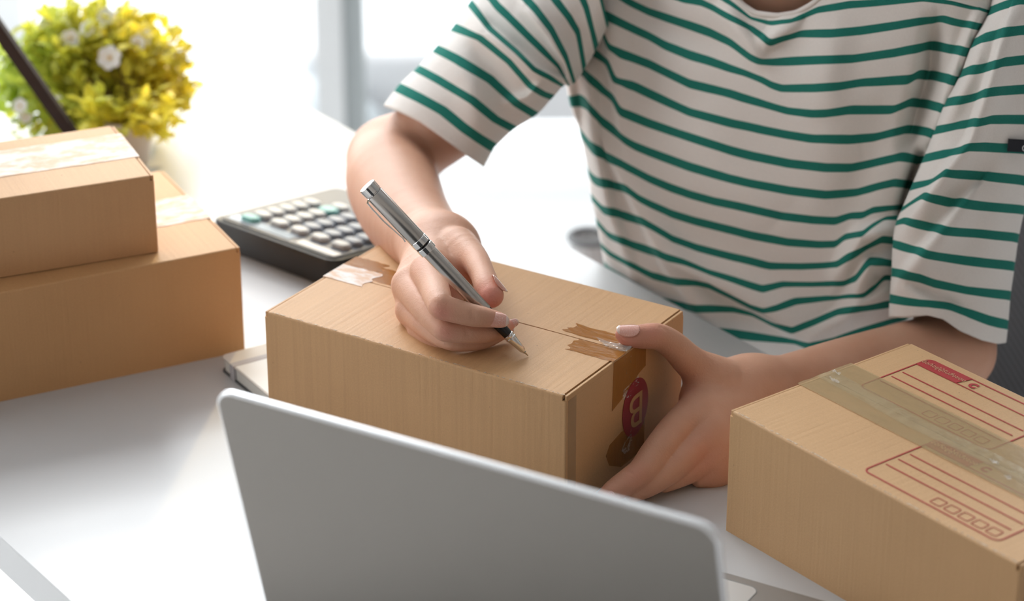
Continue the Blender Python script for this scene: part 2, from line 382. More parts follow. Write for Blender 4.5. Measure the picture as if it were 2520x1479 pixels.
# left pair of parcels, stacked
def corner_parcel(corner, yaw, L, Wd, H, mat, **k):     # corner = near right bottom corner
    o = (corner[0]-L*math.cos(yaw), corner[1]-L*math.sin(yaw), corner[2])
    return parcel('cardboard_box', o, yaw, L, Wd, H, mat, **k)
B2 = corner_parcel((-.1924, 1.7038, 0), .45764, .27, .1642, .0816, CARD_C, label='larger brown carton lying on the desk under a smaller carton', cat='box', group=None)
bm = bmesh.new(); prism(bm, ragged(.27-.060, .2702, .060, .108, .006, ends=(1, 0)), .0817, .0819); obj('torn_tape', bm, TAPEW, B2)
UY = math.radians(23)
B3 = corner_parcel((-.24907, 1.69496, .0822), UY, .25, .1061, .0582, CARD_D, label='smaller brown carton stacked on top of the larger carton', cat='box', group=None)
bm = bmesh.new(); prism(bm, ragged(.05, .2502, .038, .087, .004, ends=(1, 0), n=24), .0583, .0585); obj('torn_tape', bm, TAPEW, B3)

# ---------------------------------------------------------------- laptop (lid back towards the camera)
ALU = M('brushed_aluminium', (.27, .25, .23), .42, Metallic=.6); ALU.bump(ALU.noise(1500, 2), .03, .0001); ALU = ALU.m
ALU2 = simple('aluminium_edge', (.86, .87, .89), .22, Metallic=.6)
BLACKP = simple('black_plastic', (.02, .02, .022), .4)
LY = math.radians(-30.3); le = np.array([math.cos(LY), math.sin(LY)]); ln = np.array([math.sin(LY), -math.cos(LY)])   # ln: towards the camera
A_ = atz(523, 953, .205)[:2]
lx0 = float(A_ @ le); ltop = float(A_ @ ln)
fe = atz(1900, 1444, .012)[:2]; lfront = float(fe @ ln)
LW, LD = .2955, .212
hinge = lfront + LD
org = le*lx0 + ln*hinge
lap = empty('laptop', (org[0], org[1], 0), LY, label='open silver laptop in the foreground seen from behind its lid', cat='laptop')
# local: x along hinge, +y towards the person, z up
bm = bmesh.new(); prism(bm, rounded_poly(0, LW, 0, LD, .011, 8), .0015, .0125); base = obj('base', bm, ALU, lap, bevel=.0012)
for k in range(4):
    bm = bmesh.new(); prism(bm, rounded_poly(.02+(k % 2)*.25, .032+(k % 2)*.25, .02+(k//2)*.16, .032+(k//2)*.16, .004), 0, .0016)
    obj('foot_pad', bm, BLACKP, base)
bm = bmesh.new(); prism(bm, rounded_poly(LW/2-.058, LW/2+.058, LD-.088, LD-.008, .006, 6), .01255, .0127); tp = obj('trackpad', bm, simple('trackpad_grey', (.66, .66, .65), .3, Metallic=.5), lap)
bm = bmesh.new(); pp = rounded_poly(LW/2-.0583, LW/2+.0583, LD-.0883, LD-.0077, .0062, 6)
for k in range(len(pp)):
    strip(bm, pp[k], pp[(k+1) % len(pp)], .0004, .0126, .0002)
obj('trackpad_gap', bm, simple('gap_grey', (.25, .25, .25), .6), tp)
bm = bmesh.new()
for r in range(6):
    for c in range(14): prism(bm, rounded_poly(.018+c*.0192, .0345+c*.0192, .020+r*.0165, .0345+r*.0165, .0015, 3), .0125, .0137)
obj('keyboard', bm, BLACKP, lap)
off = hinge - ltop     # lid leans this far beyond the hinge (negative: towards the camera)
lh = math.sqrt(.212**2 - off**2)
lean = math.atan2(off, .205-.006)
lidlen = math.hypot(off, .199)
bm = bmesh.new(); prism(bm, rounded_poly(0, LW, 0, lidlen, .012, 10), -.0022, .0022)
R = Matrix.Translation((0, .002, .006)) @ Matrix.Rotation(-lean, 4, 'X') @ Matrix(((1, 0, 0, 0), (0, 0, 1, 0), (0, 1, 0, 0), (0, 0, 0, 1)))
bmesh.ops.transform(bm, matrix=R, verts=bm.verts); lid = obj('lid', bm, ALU2, lap, bevel=.0014, seg=3)
bm = bmesh.new(); prism(bm, rounded_poly(.0016, LW-.0016, .0016, lidlen-.0016, .0105, 10), -.00235, -.0021); bmesh.ops.transform(bm, matrix=R, verts=bm.verts); obj('lid_back_panel', bm, ALU, lid)
bm = bmesh.new(); prism(bm, rounded_poly(.004, LW-.004, .006, lidlen-.004, .009, 8), .0023, .0026); bmesh.ops.transform(bm, matrix=R, verts=bm.verts); obj('screen', bm, simple('screen_glass', (.02, .022, .025), .08), lid)
bm = bmesh.new(); tube(bm, [(.04, .001, .008), (LW-.04, .001, .008)], .0042, 12); obj('hinge', bm, BLACKP, lap)

# ---------------------------------------------------------------- calculator
def plane_hit(px, py, P0, nrm):
    d = _ray(px, py); o = np.array([0, 0, CAM_H]); t = ((P0-o) @ nrm)/(d @ nrm); return o + t*d
P2 = atz(820, 641, .0270)
cx = np.array([math.cos(math.radians(139.6)), math.sin(math.radians(139.6)), 0]); cyh = np.array([cx[1], -cx[0], 0]); SL = -.125
cyv = cyh + np.array([0, 0, SL]); cn = np.cross(cyv, cx); cn /= np.linalg.norm(cn)
def cl(px, py):
    P = plane_hit(px, py, P2, cn)-P2; return float(P @ cx), float(P @ cyh)
calc = empty('calculator', (P2[0], P2[1], 0), math.radians(139.6-90), label='black desk calculator with pale oval keys beside the forearm', cat='calculator')
# local frame: x = cyh (away), y = cx (to the left)
CW, CD = .134, .142
def ctop(x): return .0268 + SL*x
prof = rounded_poly(0, CD, 0, CW, .010, 6)
bm = bmesh.new()
lo = [bm.verts.new((x*.96+.003, y*.96+.0026, .001)) for x, y in prof]; hi = [bm.verts.new((x, y, ctop(x)-.004)) for x, y in prof]; tp_ = [bm.verts.new((x*.985+.001, y*.985+.001, ctop(x)-.0012)) for x, y in prof]
bm.faces.new(lo); bm.faces.new(tp_)
for a, b in ((lo, hi), (hi, tp_)):
    for k in range(len(a)): bm.faces.new((a[k], a[(k+1) % len(a)], b[(k+1) % len(b)], b[k]))
CBODY = simple('calculator_black', (.014, .015, .016), .5); cb = obj('casing', bm, CBODY, calc, bevel=.001)
CFACE = simple('calculator_face', (.075, .085, .105), .5); KL = simple('key_pale_grey', (.47, .48, .48), .5); KB = simple('key_blue_grey', (.27, .30, .345), .5); KT = simple('key_teal', (.16, .42, .40), .35)
bm = bmesh.new(); f2 = rounded_poly(.005, CD-.004, .005, CW-.005, .007, 5); prism(bm, f2, -.0012, 0)
for v in bm.verts: v.co.z += ctop(v.co.x)+.0002
obj('face_plate', bm, CFACE, calc)
def ckey(x, y, w, h, mat, r=.49, tall=.0042, name='key', par=None):
    rr = min(w, h)*r; a = rounded_poly(x-w/2, x+w/2, y-h/2, y+h/2, rr, 6); b = rounded_poly(x-w*.41, x+w*.41, y-h*.41, y+h*.41, rr*.8, 6)
    bm = bmesh.new(); r1 = [bm.verts.new((p, q, ctop(p))) for p, q in a]; r2 = [bm.verts.new((p, q, ctop(p)+tall*.7)) for p, q in a]; r3 = [bm.verts.new((p, q, ctop(p)+tall)) for p, q in b]
    n = len(a)
    for u, v in ((r1, r2), (r2, r3)):
        for k in range(n): bm.faces.new((u[k], u[(k+1) % n], v[(k+1) % n], v[k]))
    bm.faces.new(r3); return obj(name, bm, mat, par or calc, smooth=False)
K0 = cl(690, 553); K3 = cl(841, 607); K0b = cl(780, 530)
# (lx along left = cx, ly away = cyh) -> local (x, y) = (ly, lx)
dy = (K3[0]-K0[0])/3; dx = (K0b[1]-K0[1])/3
print('calc grid', K0, K3, K0b, dx, dy)
kw, kh = abs(dx)*.80, abs(dy)*.74
for i in range(-1, 4):
    for j in range(0, 6):
        x = K0[1]+j*dx; y = K0[0]+i*dy
        if i == -1: x = K0[1]+(j-.75)*dx
        if x+kw/2 > CD-.004 or y-kh/2 < .004: continue
        m = KL if (j == 0 or i < 1) else KB
        w = kw
        if i == -1 and j == 0: m = KT
        if i == 0 and j == 4: m, w = KT, kw*1.35
        ckey(x, y, w, kh, m, .45)
bm = bmesh.new(); box(bm, .009, .021, CW*.42, CW*.92, 0, .0004)
for v in bm.verts: v.co.z += ctop(v.co.x)+.0002
obj('display', bm, simple('lcd_grey', (.42, .47, .50), .15), calc)
bm = bmesh.new(); box(bm, .008, .017, CW*.05, CW*.36, 0, .0004)
for v in bm.verts: v.co.z += ctop(v.co.x)+.0002
obj('name_strip', bm, simple('strip_silver', (.62, .62, .60), .4), calc)

# ---------------------------------------------------------------- notebook
NY_ = math.radians(52-90)
nbA = atz(541, 872, .0115)     # near-left corner region
nb = empty('notebook', (nbA[0], nbA[1], 0), math.radians(-58), label='small pale notebook with a grey elastic band between the cartons', cat='notebook')
# local x: along the near long edge (towards lower right), y: away
COVER = simple('notebook_cover', (.70, .655, .60), .6); PAPER = M('paper_block', (.80, .78, .73), .8); PAPER.bump(PAPER.noise(30, 2, stretch=(1, 1, 90)), .4, .0003); PAPER = PAPER.m
bm = bmesh.new(); prism(bm, rounded_poly(0, .125, 0, .085, .005, 5), .0, .0012); obj('back_cover', bm, simple('dark_cover', (.10, .105, .11), .6), nb)
bm = bmesh.new(); prism(bm, rounded_poly(.0015, .1235, .0015, .084, .004, 5), .0012, .0100); obj('page_block', bm, PAPER, nb)
bm = bmesh.new(); prism(bm, rounded_poly(0, .125, 0, .085, .005, 5), .0100, .0114); fc = obj('front_cover', bm, COVER, nb, bevel=.0004)
bm = bmesh.new(); box(bm, .0165, .0225, -.0006, .0856, -.0000, .0119); obj('elastic_band', bm, simple('grey_elastic', (.50, .48, .50), .7), nb)
bm = bmesh.new(); box(bm, .0225, .1235, .001, .0835, .0114, .0117); obj('cover_panel', bm, simple('white_panel', (.82, .82, .81), .5), fc)

# ---------------------------------------------------------------- desk lamp arm
DARK = M('dark_brown_metal', (.028, .017, .014), .6, Specular_IOR_Level=.2); DARK = DARK.m
p0 = atz(243, 450, .0); p1 = at(-110, -55, 2.02)
dirv = Vector(p1-p0); foot = Vector(p0)
lamp = empty('desk_lamp', (foot.x, foot.y, 0), 0, label='slanted dark lamp arm rising behind the stacked cartons', cat='lamp')
bm = bmesh.new(); lathe(bm, [(0, 0), (.030, 0), (.031, .003), (.030, .008), (.015, .011), (.008, .02), (0, .02)], 40); obj('lamp_base', bm, DARK, lamp, smooth=False, bevel=.0006)
d_ = dirv.normalized(); endp = d_*.40
bm = bmesh.new(); z0 = Vector((0, 0, .012)); sx = Vector((1, 0, 0)); 
# a flat bar, 13 mm wide and 6 mm thick
side = d_.cross(Vector((0, 1, .3))).normalized()*.0054; th_ = d_.cross(side).normalized()*.004
ring = [[bm.verts.new(z0+q+a*side+b*th_) for a, b in ((1, 1), (-1, 1), (-1, -1), (1, -1))] for q in (Vector((0, 0, 0)), endp)]
for k in range(4): bm.faces.new((ring[0][k], ring[0][(k+1) % 4], ring[1][(k+1) % 4], ring[1][k]))
bm.faces.new(ring[0]); bm.faces.new(ring[1]); obj('arm', bm, DARK, lamp, bevel=.001)
bm = bmesh.new(); lathe(bm, [(0, -.012), (.011, -.012), (.012, 0), (.011, .012), (0, .012)], 24, origin=z0+endp, axis=(0, 1, 0)); obj('joint', bm, DARK, lamp, smooth=True)
bm = bmesh.new(); lathe(bm, [(.018, .05), (.024, .02), (.055, -.045), (.053, -.045), (.022, .018), (.0, .046)], 32, origin=z0+endp+Vector((0, .0, .0)), axis=(-.5, .3, .8)); obj('lamp_shade', bm, DARK, lamp, smooth=True)

# ---------------------------------------------------------------- potted plant
PF = 2.26
pc = atz(322, 398, 0); 
plant = empty('potted_plant', (pc[0], pc[1], 0), 0, label='bushy yellow-green plant with small white flowers in a pale pot', cat='plant')
bm = bmesh.new(); lathe(bm, [(0, 0), (.014, 0), (.016, .002), (.0235, .040), (.0245, .043), (.022, .043), (.021, .037), (0, .036)], 48); obj('pot', bm, simple('pale_ceramic', (.70, .64, .59), .45), plant, smooth=True)
bm = bmesh.new(); lathe(bm, [(0, .039), (.0212, .038)], 32); obj('soil', bm, simple('soil', (.08, .05, .03), .9), plant)
LEAF = M('leaf', (.3, .42, .05), .5)
at_ = LEAF.n('ShaderNodeVertexColor', layer_name='tint'); LEAF.color(at_.outputs[0])
tr = LEAF.n('ShaderNodeBsdfTranslucent'); mx = LEAF.n('ShaderNodeMixShader', Fac=.5); outn = [n for n in LEAF.t.nodes if n.type == 'OUTPUT_MATERIAL'][0]
LEAF.l(at_.outputs[0], tr.inputs[0]); LEAF.l(LEAF.b.outputs[0], mx.inputs[1]); LEAF.l(tr.outputs[0], mx.inputs[2]); LEAF.l(mx.outputs[0], outn.inputs[0]); LEAF = LEAF.m
r_ = random.Random(5); centre = Vector(at(234, 176, PF)) - Vector((pc[0], pc[1], 0))
lv, lf, lc = [], [], []; stems = []
def leaf(p, d, up, ln_, wd, col):
    s = d.cross(up).normalized(); up = s.cross(d).normalized(); b = len(lv)
    for t, w, h in ((0, .12, 0), (.3, .9, .10), (.65, .95, .12), (1, .05, -.05)):
        for sgn in (-1, 0, 1): lv.append(p+d*ln_*t+s*wd*.5*w*sgn+up*ln_*(h-.12*abs(sgn)*w)); lc.append(col)
    for i in range(3):
        for j in range(2): a = b+i*3+j; lf.append((a, a+1, a+4, a+3))
base_ = Vector((0, 0, .038))
for k in range(760):
    while True:
        v = Vector((r_.uniform(-1, 1), r_.uniform(-1, 1), r_.uniform(-.95, 1)))
        if (.25 if v.z > -.5 else .1) < v.length < 1 and not (v.z < -.6 and v.y > .2): break
    rad = Vector((.088, .060, .063)); tipp = centre + Vector((v.x*rad.x, v.y*rad.y, v.z*rad.z))
    if v.z < -.3: tipp.x += (tipp.x-centre.x)*.12
    if k % 16 == 0: tipp = base_ + Vector((r_.uniform(-.045, .040), r_.uniform(-.045, .0), r_.uniform(-.004, .03)))
    stems.append((base_, tipp))
    dd = (tipp-base_).normalized(); dd = (dd+Vector((r_.gauss(0, .4), r_.gauss(0, .4), r_.gauss(.1, .4)))).normalized()
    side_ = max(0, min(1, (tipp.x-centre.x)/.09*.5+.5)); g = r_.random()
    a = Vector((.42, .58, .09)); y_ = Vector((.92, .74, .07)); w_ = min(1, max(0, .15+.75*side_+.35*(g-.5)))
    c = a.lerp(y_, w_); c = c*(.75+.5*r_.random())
    for q in range(r_.randint(4, 7)):
        t = tipp - dd*.006*q; d2 = (dd*.5+Vector((r_.gauss(0, 1), r_.gauss(0, 1), r_.gauss(0, .8)))*.6).normalized()
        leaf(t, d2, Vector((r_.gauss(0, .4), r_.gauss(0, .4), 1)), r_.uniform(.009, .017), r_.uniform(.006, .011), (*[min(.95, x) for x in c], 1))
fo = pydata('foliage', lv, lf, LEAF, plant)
ca = fo.data.color_attributes.new('tint', 'FLOAT_COLOR', 'POINT'); ca.data.foreach_set('color', np.array(lc, 'f').ravel())
fo['kind'] = 'stuff'
bm = bmesh.new()
for a, b in stems[:60]:
    m = a.lerp(b, .5)+Vector((0, 0, .006)); tube(bm, [a, m, b], [.0008, .0006, .0004], 5, caps=False)
obj('stems', bm, simple('stem_brown', (.20, .12, .045), .8), plant, smooth=True)['kind'] = 'stuff'
PET = simple('white_petal', (.95, .92, .92), .6, Subsurface_Weight=.2); CEN = simple('flower_centre', (.75, .55, .30), .7)
for fx, fy, dF, rr in ((272, 140, -.055, .0105), (176, 92, -.05, .008), (350, 88, -.03, .009), (342, 103, -.045, .007), (262, 38, -.03, .008), (178, 45, -.03, .007), (218, 68, -.05, .007), (52, 258, -.03, .007), (64, 284, -.03, .006), (140, 245, -.06, .006), (366, 272, -.05, .005), (445, 232, 0, .008), (408, 140, -.02, .008), (120, 65, -.01, .009)):
    P = Vector(at(fx, fy, PF+dF)) - Vector((pc[0], pc[1], 0)); nr = Vector((r_.gauss(0, .25), -1, .5+r_.gauss(0, .2))).normalized()
    q = Vector((0, 0, 1)).rotation_difference(nr); vs, fs = [], []
    for k in range(6):
        a = k*math.pi/3+.3; b = len(vs)
        for t, w, z in ((.1, .1, 0), (.45, .42, .12), (.8, .5, .2), (1, .25, .15)):
            for sg in (-1, 1): vs.append(P+q @ (Vector((math.cos(a)*t-math.sin(a)*w*sg*.8, math.sin(a)*t+math.cos(a)*w*sg*.8, z))*rr))
        for i in range(3): fs.append((b+2*i, b+2*i+1, b+2*i+3, b+2*i+2))
    fl = pydata('flower', vs, fs, PET, plant)
    bm = bmesh.new(); lathe(bm, [(0, 0), (rr*.2, rr*.05), (rr*.14, rr*.2), (0, rr*.24)], 10, origin=P, axis=nr); obj('flower_centre', bm, CEN, fl, smooth=True)

# ---------------------------------------------------------------- pen
CHROME = simple('polished_chrome', (.78, .77, .76), .08, Metallic=1.0)
STEEL = M('brushed_steel', (.56, .535, .51), .27, Metallic=1.0); STEEL = STEEL.m
BLK = simple('black_grip', (.008, .008, .009), .22)
tipP = Vector(atz(1300, 878, H)) + Vector((0, 0, .0004)); topP = Vector(at(903, 456, 1.652))
PL = (topP-tipP).length; pa = (topP-tipP).normalized()
penq = Vector((0, 0, 1)).rotation_difference(pa)
pen = empty('pen', tuple(tipP), 0, label='brushed steel and chrome pen held in the writing hand', cat='pen')
def pl(name, prof, mat, n=40, par=None):
    bm = bmesh.new(); lathe(bm, prof, n, axis=pa); return obj(name, bm, mat, par or pen, smooth=False, bevel=.00012)
u_ = PL/.1545
pl('refill_tip', [(0, 0), (.00035, .0006), (.0006, .0030), (.0010, .0034), (.0010, .0050)], simple('tip_metal', (.55, .5, .42), .25, Metallic=1))
pl('nose_cone', [(.0010, .0042), (.0020, .0055), (.0032, .0160), (.0036, .0162), (.0037, .0172), (.0033, .0176), (.0036, .0184), (.0037, .0196), (.0033, .0200)], CHROME)
pl('grip', [(.0031, .0198), (.0033, .0205), (.0041, .0400), (.0042, .0420)], BLK)
zr = .0965*u_
pl('barrel', [(.0042, .0415), (.0045, .0420), (.0049, .0700), (.0049, zr-.0005)], STEEL)
pl('centre_ring', [(.0049, zr-.0008), (.0058, zr-.0005), (.0059, zr+.0040), (.0055, zr+.0043)], CHROME)
pl('ring_groove', [(.0055, zr+.0040), (.0055, zr+.0056)], BLK)
pl('centre_ring', [(.0055, zr+.0055), (.0059, zr+.0058), (.0059, zr+.0100), (.0056, zr+.0103)], CHROME)
pl('cap', [(.0056, zr+.0100), (.0057, zr+.0105), (.0058, PL-.0075), (.0056, PL-.0070)], STEEL)
pl('end_ring', [(.0050, PL-.0072), (.0050, PL-.0062), (.0058, PL-.0060), (.0059, PL-.0004), (.0055, PL), (0, PL)], CHROME)
# clip on the lower left side of the cap
cside = Vector(at(890, 480, 1.652)) - Vector(at(903, 456, 1.652)); cside = (cside - pa*cside.dot(pa)).normalized(); cper = pa.cross(cside)
bm = bmesh.new(); rr = []
for t, o, w in ((PL-.0070, .0050, .0018), (PL-.0085, .0072, .0019), (PL-.0140, .0076, .0016), (PL-.0240, .0076, .0013), (PL-.0350, .0068, .0011), (PL-.0405, .0062, .0010), (PL-.0430, .0068, .0008)):
    c = pa*t+cside*o; rr.append([bm.verts.new(c+cper*w*a+cside*.0004*b) for a, b in ((-1, -1), (1, -1), (1, 1), (-1, 1))])
for a, b in zip(rr, rr[1:]):
    for k in range(4): bm.faces.new((a[k], a[(k+1) % 4], b[(k+1) % 4], b[k]))
bm.faces.new(rr[0]); bm.faces.new(rr[-1]); obj('clip', bm, CHROME, pen)

# ---------------------------------------------------------------- person: implicit body surface, polygonised
def smin(a, b, k):
    h = np.clip(.5+.5*(b-a)/k, 0, 1); return b+(a-b)*h - k*h*(1-h)
def cone_d(P, a, b, ra, rb):
    ba = b-a; t = np.clip(((P-a) @ ba)/max(ba @ ba, 1e-12), 0, 1); t = t[:, None]
    return np.linalg.norm(P-a-t*ba, axis=1) - (ra+(rb-ra)*t[:, 0])
_rs = {}
def resampled(ch, n=4):
    key = id(ch)
    if key in _rs: return _rs[key][0]
    X = [np.append(p, r) for p, r in ch]; out = []
    for i in range(len(X)-1):
        a, b = X[i], X[i+1]; p = X[i-1] if i else 2*a-b; q = X[i+2] if i < len(X)-2 else 2*b-a
        # tangents scaled to the segment so that uneven joints do not overshoot
        L_ = np.linalg.norm((b-a)[:3]); l0 = np.linalg.norm((a-p)[:3]); l1 = np.linalg.norm((q-b)[:3])
        ma = (b-p)*L_/(L_+l0); mb = (q-a)*L_/(L_+l1)
        for k in range(n): t = k/n; out.append((2*t**3-3*t**2+1)*a+(t**3-2*t**2+t)*ma+(-2*t**3+3*t**2)*b+(t**3-t**2)*mb)
    out.append(X[-1]); A = np.array(out); c = A[:, :3].mean(0); R = (np.linalg.norm(A[:, :3]-c, axis=1)+A[:, 3]).max()
    _rs[key] = ((A, c, R), ch); return _rs[key][0]
def chain_d(P, ch, k):
    A, c, R = resampled(ch)
    pc_ = P.mean(0); pr_ = np.sqrt(((P-pc_)**2).sum(1).max()); lb = np.linalg.norm(pc_-c)-pr_-R
    if lb > .03: return np.full(len(P), lb)
    d = None
    for i in range(len(A)-1):
        e = cone_d(P, A[i, :3], A[i+1, :3], A[i, 3], A[i+1, 3]); d = e if d is None else np.minimum(d, e)
    return d
def J(px, py, F, r): return (at(px, py, F), r*F/F_PX)
def C(*js): return [J(*j) for j in js]
def polygonise(f, lo, hi, h, B=16):
    lo = np.array(lo); nb = np.ceil((np.array(hi)-lo)/(h*B)).astype(int)
    g = np.stack(np.meshgrid(*[np.arange(n) for n in nb], indexing='ij'), -1).reshape(-1, 3)
    d = np.concatenate([f(lo+(q+.5)*B*h) for q in np.array_split(g, max(1, len(g)//200))]); g = g[np.abs(d) < B*h*.9+.004]
    c = np.stack(np.meshgrid(*[np.arange(B+1)]*3, indexing='ij'), -1).reshape(-1, 3)
    N = 1 << 20; cells, pos, edges = [], [], []
    for s in range(0, len(g), 10):
        gb = g[s:s+10]; idx = gb[:, None, :]*B + c[None]; V = f((lo+idx.reshape(-1, 3)*h)).reshape(len(gb), B+1, B+1, B+1)
        sg = V < 0; cnt = np.zeros((len(gb), B, B, B)); acc = np.zeros((len(gb), B, B, B, 3))
        sl = lambda o: tuple([slice(None)]+[slice(q, q+B) for q in o])
        for ax in range(3):
            oa = [q for q in range(3) if q != ax]
            for u in (0, 1):
                for v in (0, 1):
                    o0 = [0, 0, 0]; o0[oa[0]] = u; o0[oa[1]] = v; o1 = list(o0); o1[ax] = 1
                    A, Bv = V[sl(o0)], V[sl(o1)]; cr = sg[sl(o0)] != sg[sl(o1)]
                    t = np.where(cr, A/np.where(A-Bv == 0, 1, A-Bv), 0); cnt += cr
                    for q in range(3): acc[..., q] += np.where(cr, o0[q]+(t if q == ax else 0), 0)
                    if u == 0 and v == 0:
                        w = np.argwhere(cr); 
                        if len(w): edges.append((ax, gb[w[:, 0]]*B+w[:, 1:], sg[sl(o0)][cr]))
        w = np.argwhere(cnt > 0)
        if len(w):
            ci = gb[w[:, 0]]*B+w[:, 1:]; cells.append(ci); i = tuple(w.T); pos.append(lo+(ci+acc[i]/cnt[i][:, None])*h)
    cells = np.concatenate(cells).astype(np.int64); pos = np.concatenate(pos)
    key = (cells[:, 0]*4096+cells[:, 1])*4096+cells[:, 2]; o = np.argsort(key); key = key[o]; pos = pos[o]; quads = []
    for ax, e, s in edges:
        oa = [q for q in range(3) if q != ax]; q4 = []
        for du, dv in ((0, 0), (1, 0), (1, 1), (0, 1)):
            c2 = e.astype(np.int64).copy(); c2[:, oa[0]] -= du; c2[:, oa[1]] -= dv
            k2 = (c2[:, 0]*4096+c2[:, 1])*4096+c2[:, 2]; p = np.searchsorted(key, k2); p = np.clip(p, 0, len(key)-1); q4.append(np.where(key[p] == k2, p, -1))
        q4 = np.stack(q4, 1); fl = s if ax != 1 else ~s; q4[fl] = q4[fl][:, ::-1]; quads.append(q4[(q4 >= 0).all(1)])
    return pos, np.concatenate(quads)

# --- right arm and the hand that holds the pen
RA_arm = C((1470, 20, 2.00, 95), (1250, 190, 1.985, 90), (1100, 305, 1.99, 90), (965, 388, 2.025, 90))
RA_fore = C((957, 395, 2.02, 101), (968, 455, 1.955, 113), (1000, 530, 1.89, 106), (1040, 578, 1.835, 93), (1080, 612, 1.795, 80))
RH_palm = [C((1085, 612, 1.790, 74), (1052, 672, 1.735, 46)), C((1075, 625, 1.79, 70), (1006, 700, 1.740, 41)), C((1080, 640, 1.79, 66), (1012, 762, 1.733, 38)), C((1085, 660, 1.785, 60), (1036, 812, 1.727, 30)),
           C((1090, 700, 1.77, 55), (1085, 790, 1.735, 45)), C((1110, 615, 1.785, 66), (1150, 655, 1.750, 44))]
RH_thumb = C((1128, 610, 1.765, 52), (1168, 640, 1.740, 36), (1188, 676, 1.716, 31), (1199, 706, 1.702, 32), (1209, 727, 1.695, 31))
RH_index = C((1050, 665, 1.722, 42), (1068, 705, 1.697, 37), (1085, 752, 1.670, 33), (1100, 759, 1.669, 31), (1165, 776, 1.668, 28), (1190, 780, 1.669, 25.5), (1228, 787, 1.6715, 19.5))
RH_middle = C((1004, 700, 1.735, 39), (1045, 755, 1.703, 35), (1094, 808, 1.681, 32), (1110, 812, 1.680, 30), (1165, 819, 1.682, 27), (1205, 817, 1.688, 24), (1240, 806, 1.697, 18), (1256, 799, 1.701, 13))
RH_ring = C((1012, 762, 1.730, 36), (1055, 805, 1.706, 31), (1105, 837, 1.690, 24.5), (1150, 842, 1.691, 23), (1195, 836, 1.697, 21), (1235, 822, 1.705, 15), (1255, 815, 1.708, 10))
RH_pinky = C((1034, 812, 1.722, 30), (1065, 835, 1.710, 25), (1100, 845, 1.704, 20), (1150, 845, 1.705, 18), (1180, 842, 1.708, 15))
def f_hand(P, fore, palm, fingers, kp=.009, kf=.0042):
    p = None
    for ch in palm:
        e = chain_d(P, ch, .006); p = e if p is None else smin(p, e, kp)
    d = smin(p, fore, .018); out = d
    for ch in fingers:
        e = chain_d(P, ch, .0035); out = np.minimum(out, smin(d, e, kf)) if out is d else smin(out, smin(d, e, kf), .0006)
    return out
def wrinkle(P, d):      # fine skin relief
    return d
def f_right(P):
    fore = smin(chain_d(P, RA_fore, .02), chain_d(P, RA_arm, .03), .012)
    d = f_hand(P, fore, RH_palm, [RH_thumb, RH_index, RH_middle, RH_ring, RH_pinky])
    # short creases at the finger joints
    for (a, b) in RCREASE: d = d + .0011*np.exp(-(seg_d(P, a, b)/.0009)**2)
    return d
def seg_d(P, a, b):
    ba = b-a; t = np.clip(((P-a) @ ba)/(ba @ ba), 0, 1)[:, None]; return np.linalg.norm(P-a-t*ba, axis=1)
RCREASE = [(at(x0, y0, F), at(x1, y1, F)) for x0, y0, x1, y1, F in ((1158, 758, 1166, 800, 1.6605), (1164, 757, 1172, 799, 1.6605), (1100, 727, 1113, 722, 1.665), (1146, 812, 1152, 842, 1.6735), (1152, 812, 1158, 842, 1.6735), (1150, 655, 1158, 700, 1.715))]
# --- left arm and the hand that steadies the box
LA_arm = C((2420, 60, 1.84, 95), (2385, 450, 1.865, 92), (2350, 760, 1.885, 90), (2340, 862, 1.885, 92))
LA_fore = C((2345, 868, 1.878, 98), (2230, 892, 1.850, 96), (2080, 920, 1.815, 86), (1950, 945, 1.790, 74), (1850, 962, 1.770, 66))
LH_palm = [C((1850, 960, 1.768, 66), (1722, 1030, 1.722, 52)), C((1845, 985, 1.765, 64), (1752, 1078, 1.716, 50)), C((1835, 1010, 1.765, 62), (1765, 1115, 1.716, 46)), C((1830, 1030, 1.765, 58), (1762, 1150, 1.716, 42)),
           C((1840, 950, 1.768, 60), (1745, 930, 1.745, 50)), C((1730, 990, 1.742, 58), (1760, 1060, 1.735, 60))]
LH_thumb = C((1760, 935, 1.745, 54), (1700, 893, 1.735, 42), (1655, 850, 1.722, 36), (1618, 829, 1.712, 33), (1575, 829, 1.704, 30), (1543, 828, 1.7015, 24), (1530, 824, 1.701, 17))
LH_index = C((1716, 1010, 1.724, 46), (1660, 1062, 1.708, 43), (1612, 1120, 1.694, 40), (1580, 1162, 1.685, 37), (1550, 1182, 1.680, 33), (1512, 1206, 1.675, 28), (1488, 1222, 1.673, 21))
LH_middle = C((1748, 1068, 1.716, 44), (1690, 1120, 1.702, 38), (1638, 1166, 1.692, 33), (1595, 1196, 1.686, 28), (1556, 1220, 1.682, 19))
LH_ring = C((1765, 1110, 1.716, 42), (1712, 1150, 1.706, 34), (1668, 1180, 1.700, 23), (1635, 1196, 1.697, 18))
LH_pinky = C((1768, 1150, 1.716, 42), (1755, 1168, 1.712, 34), (1720, 1180, 1.708, 22))
def f_left(P):
    fore = smin(chain_d(P, LA_fore, .02), chain_d(P, LA_arm, .03), .015)
    d = f_hand(P, fore, LH_palm, [LH_thumb, LH_index, LH_middle, LH_ring, LH_pinky], kp=.012, kf=.007)
    for (a, b) in LCREASE: d = d + .0012*np.exp(-(seg_d(P, a, b)/.0010)**2)
    return d
LCREASE = [(at(x0, y0, F), at(x1, y1, F)) for x0, y0, x1, y1, F in ((1632, 800, 1622, 815, 1.706), (1640, 806, 1632, 822, 1.707), (1538, 1158, 1552, 1166, 1.674), (1650, 930, 1690, 925, 1.723), (1648, 945, 1695, 935, 1.723), (1640, 975, 1690, 950, 1.72))]
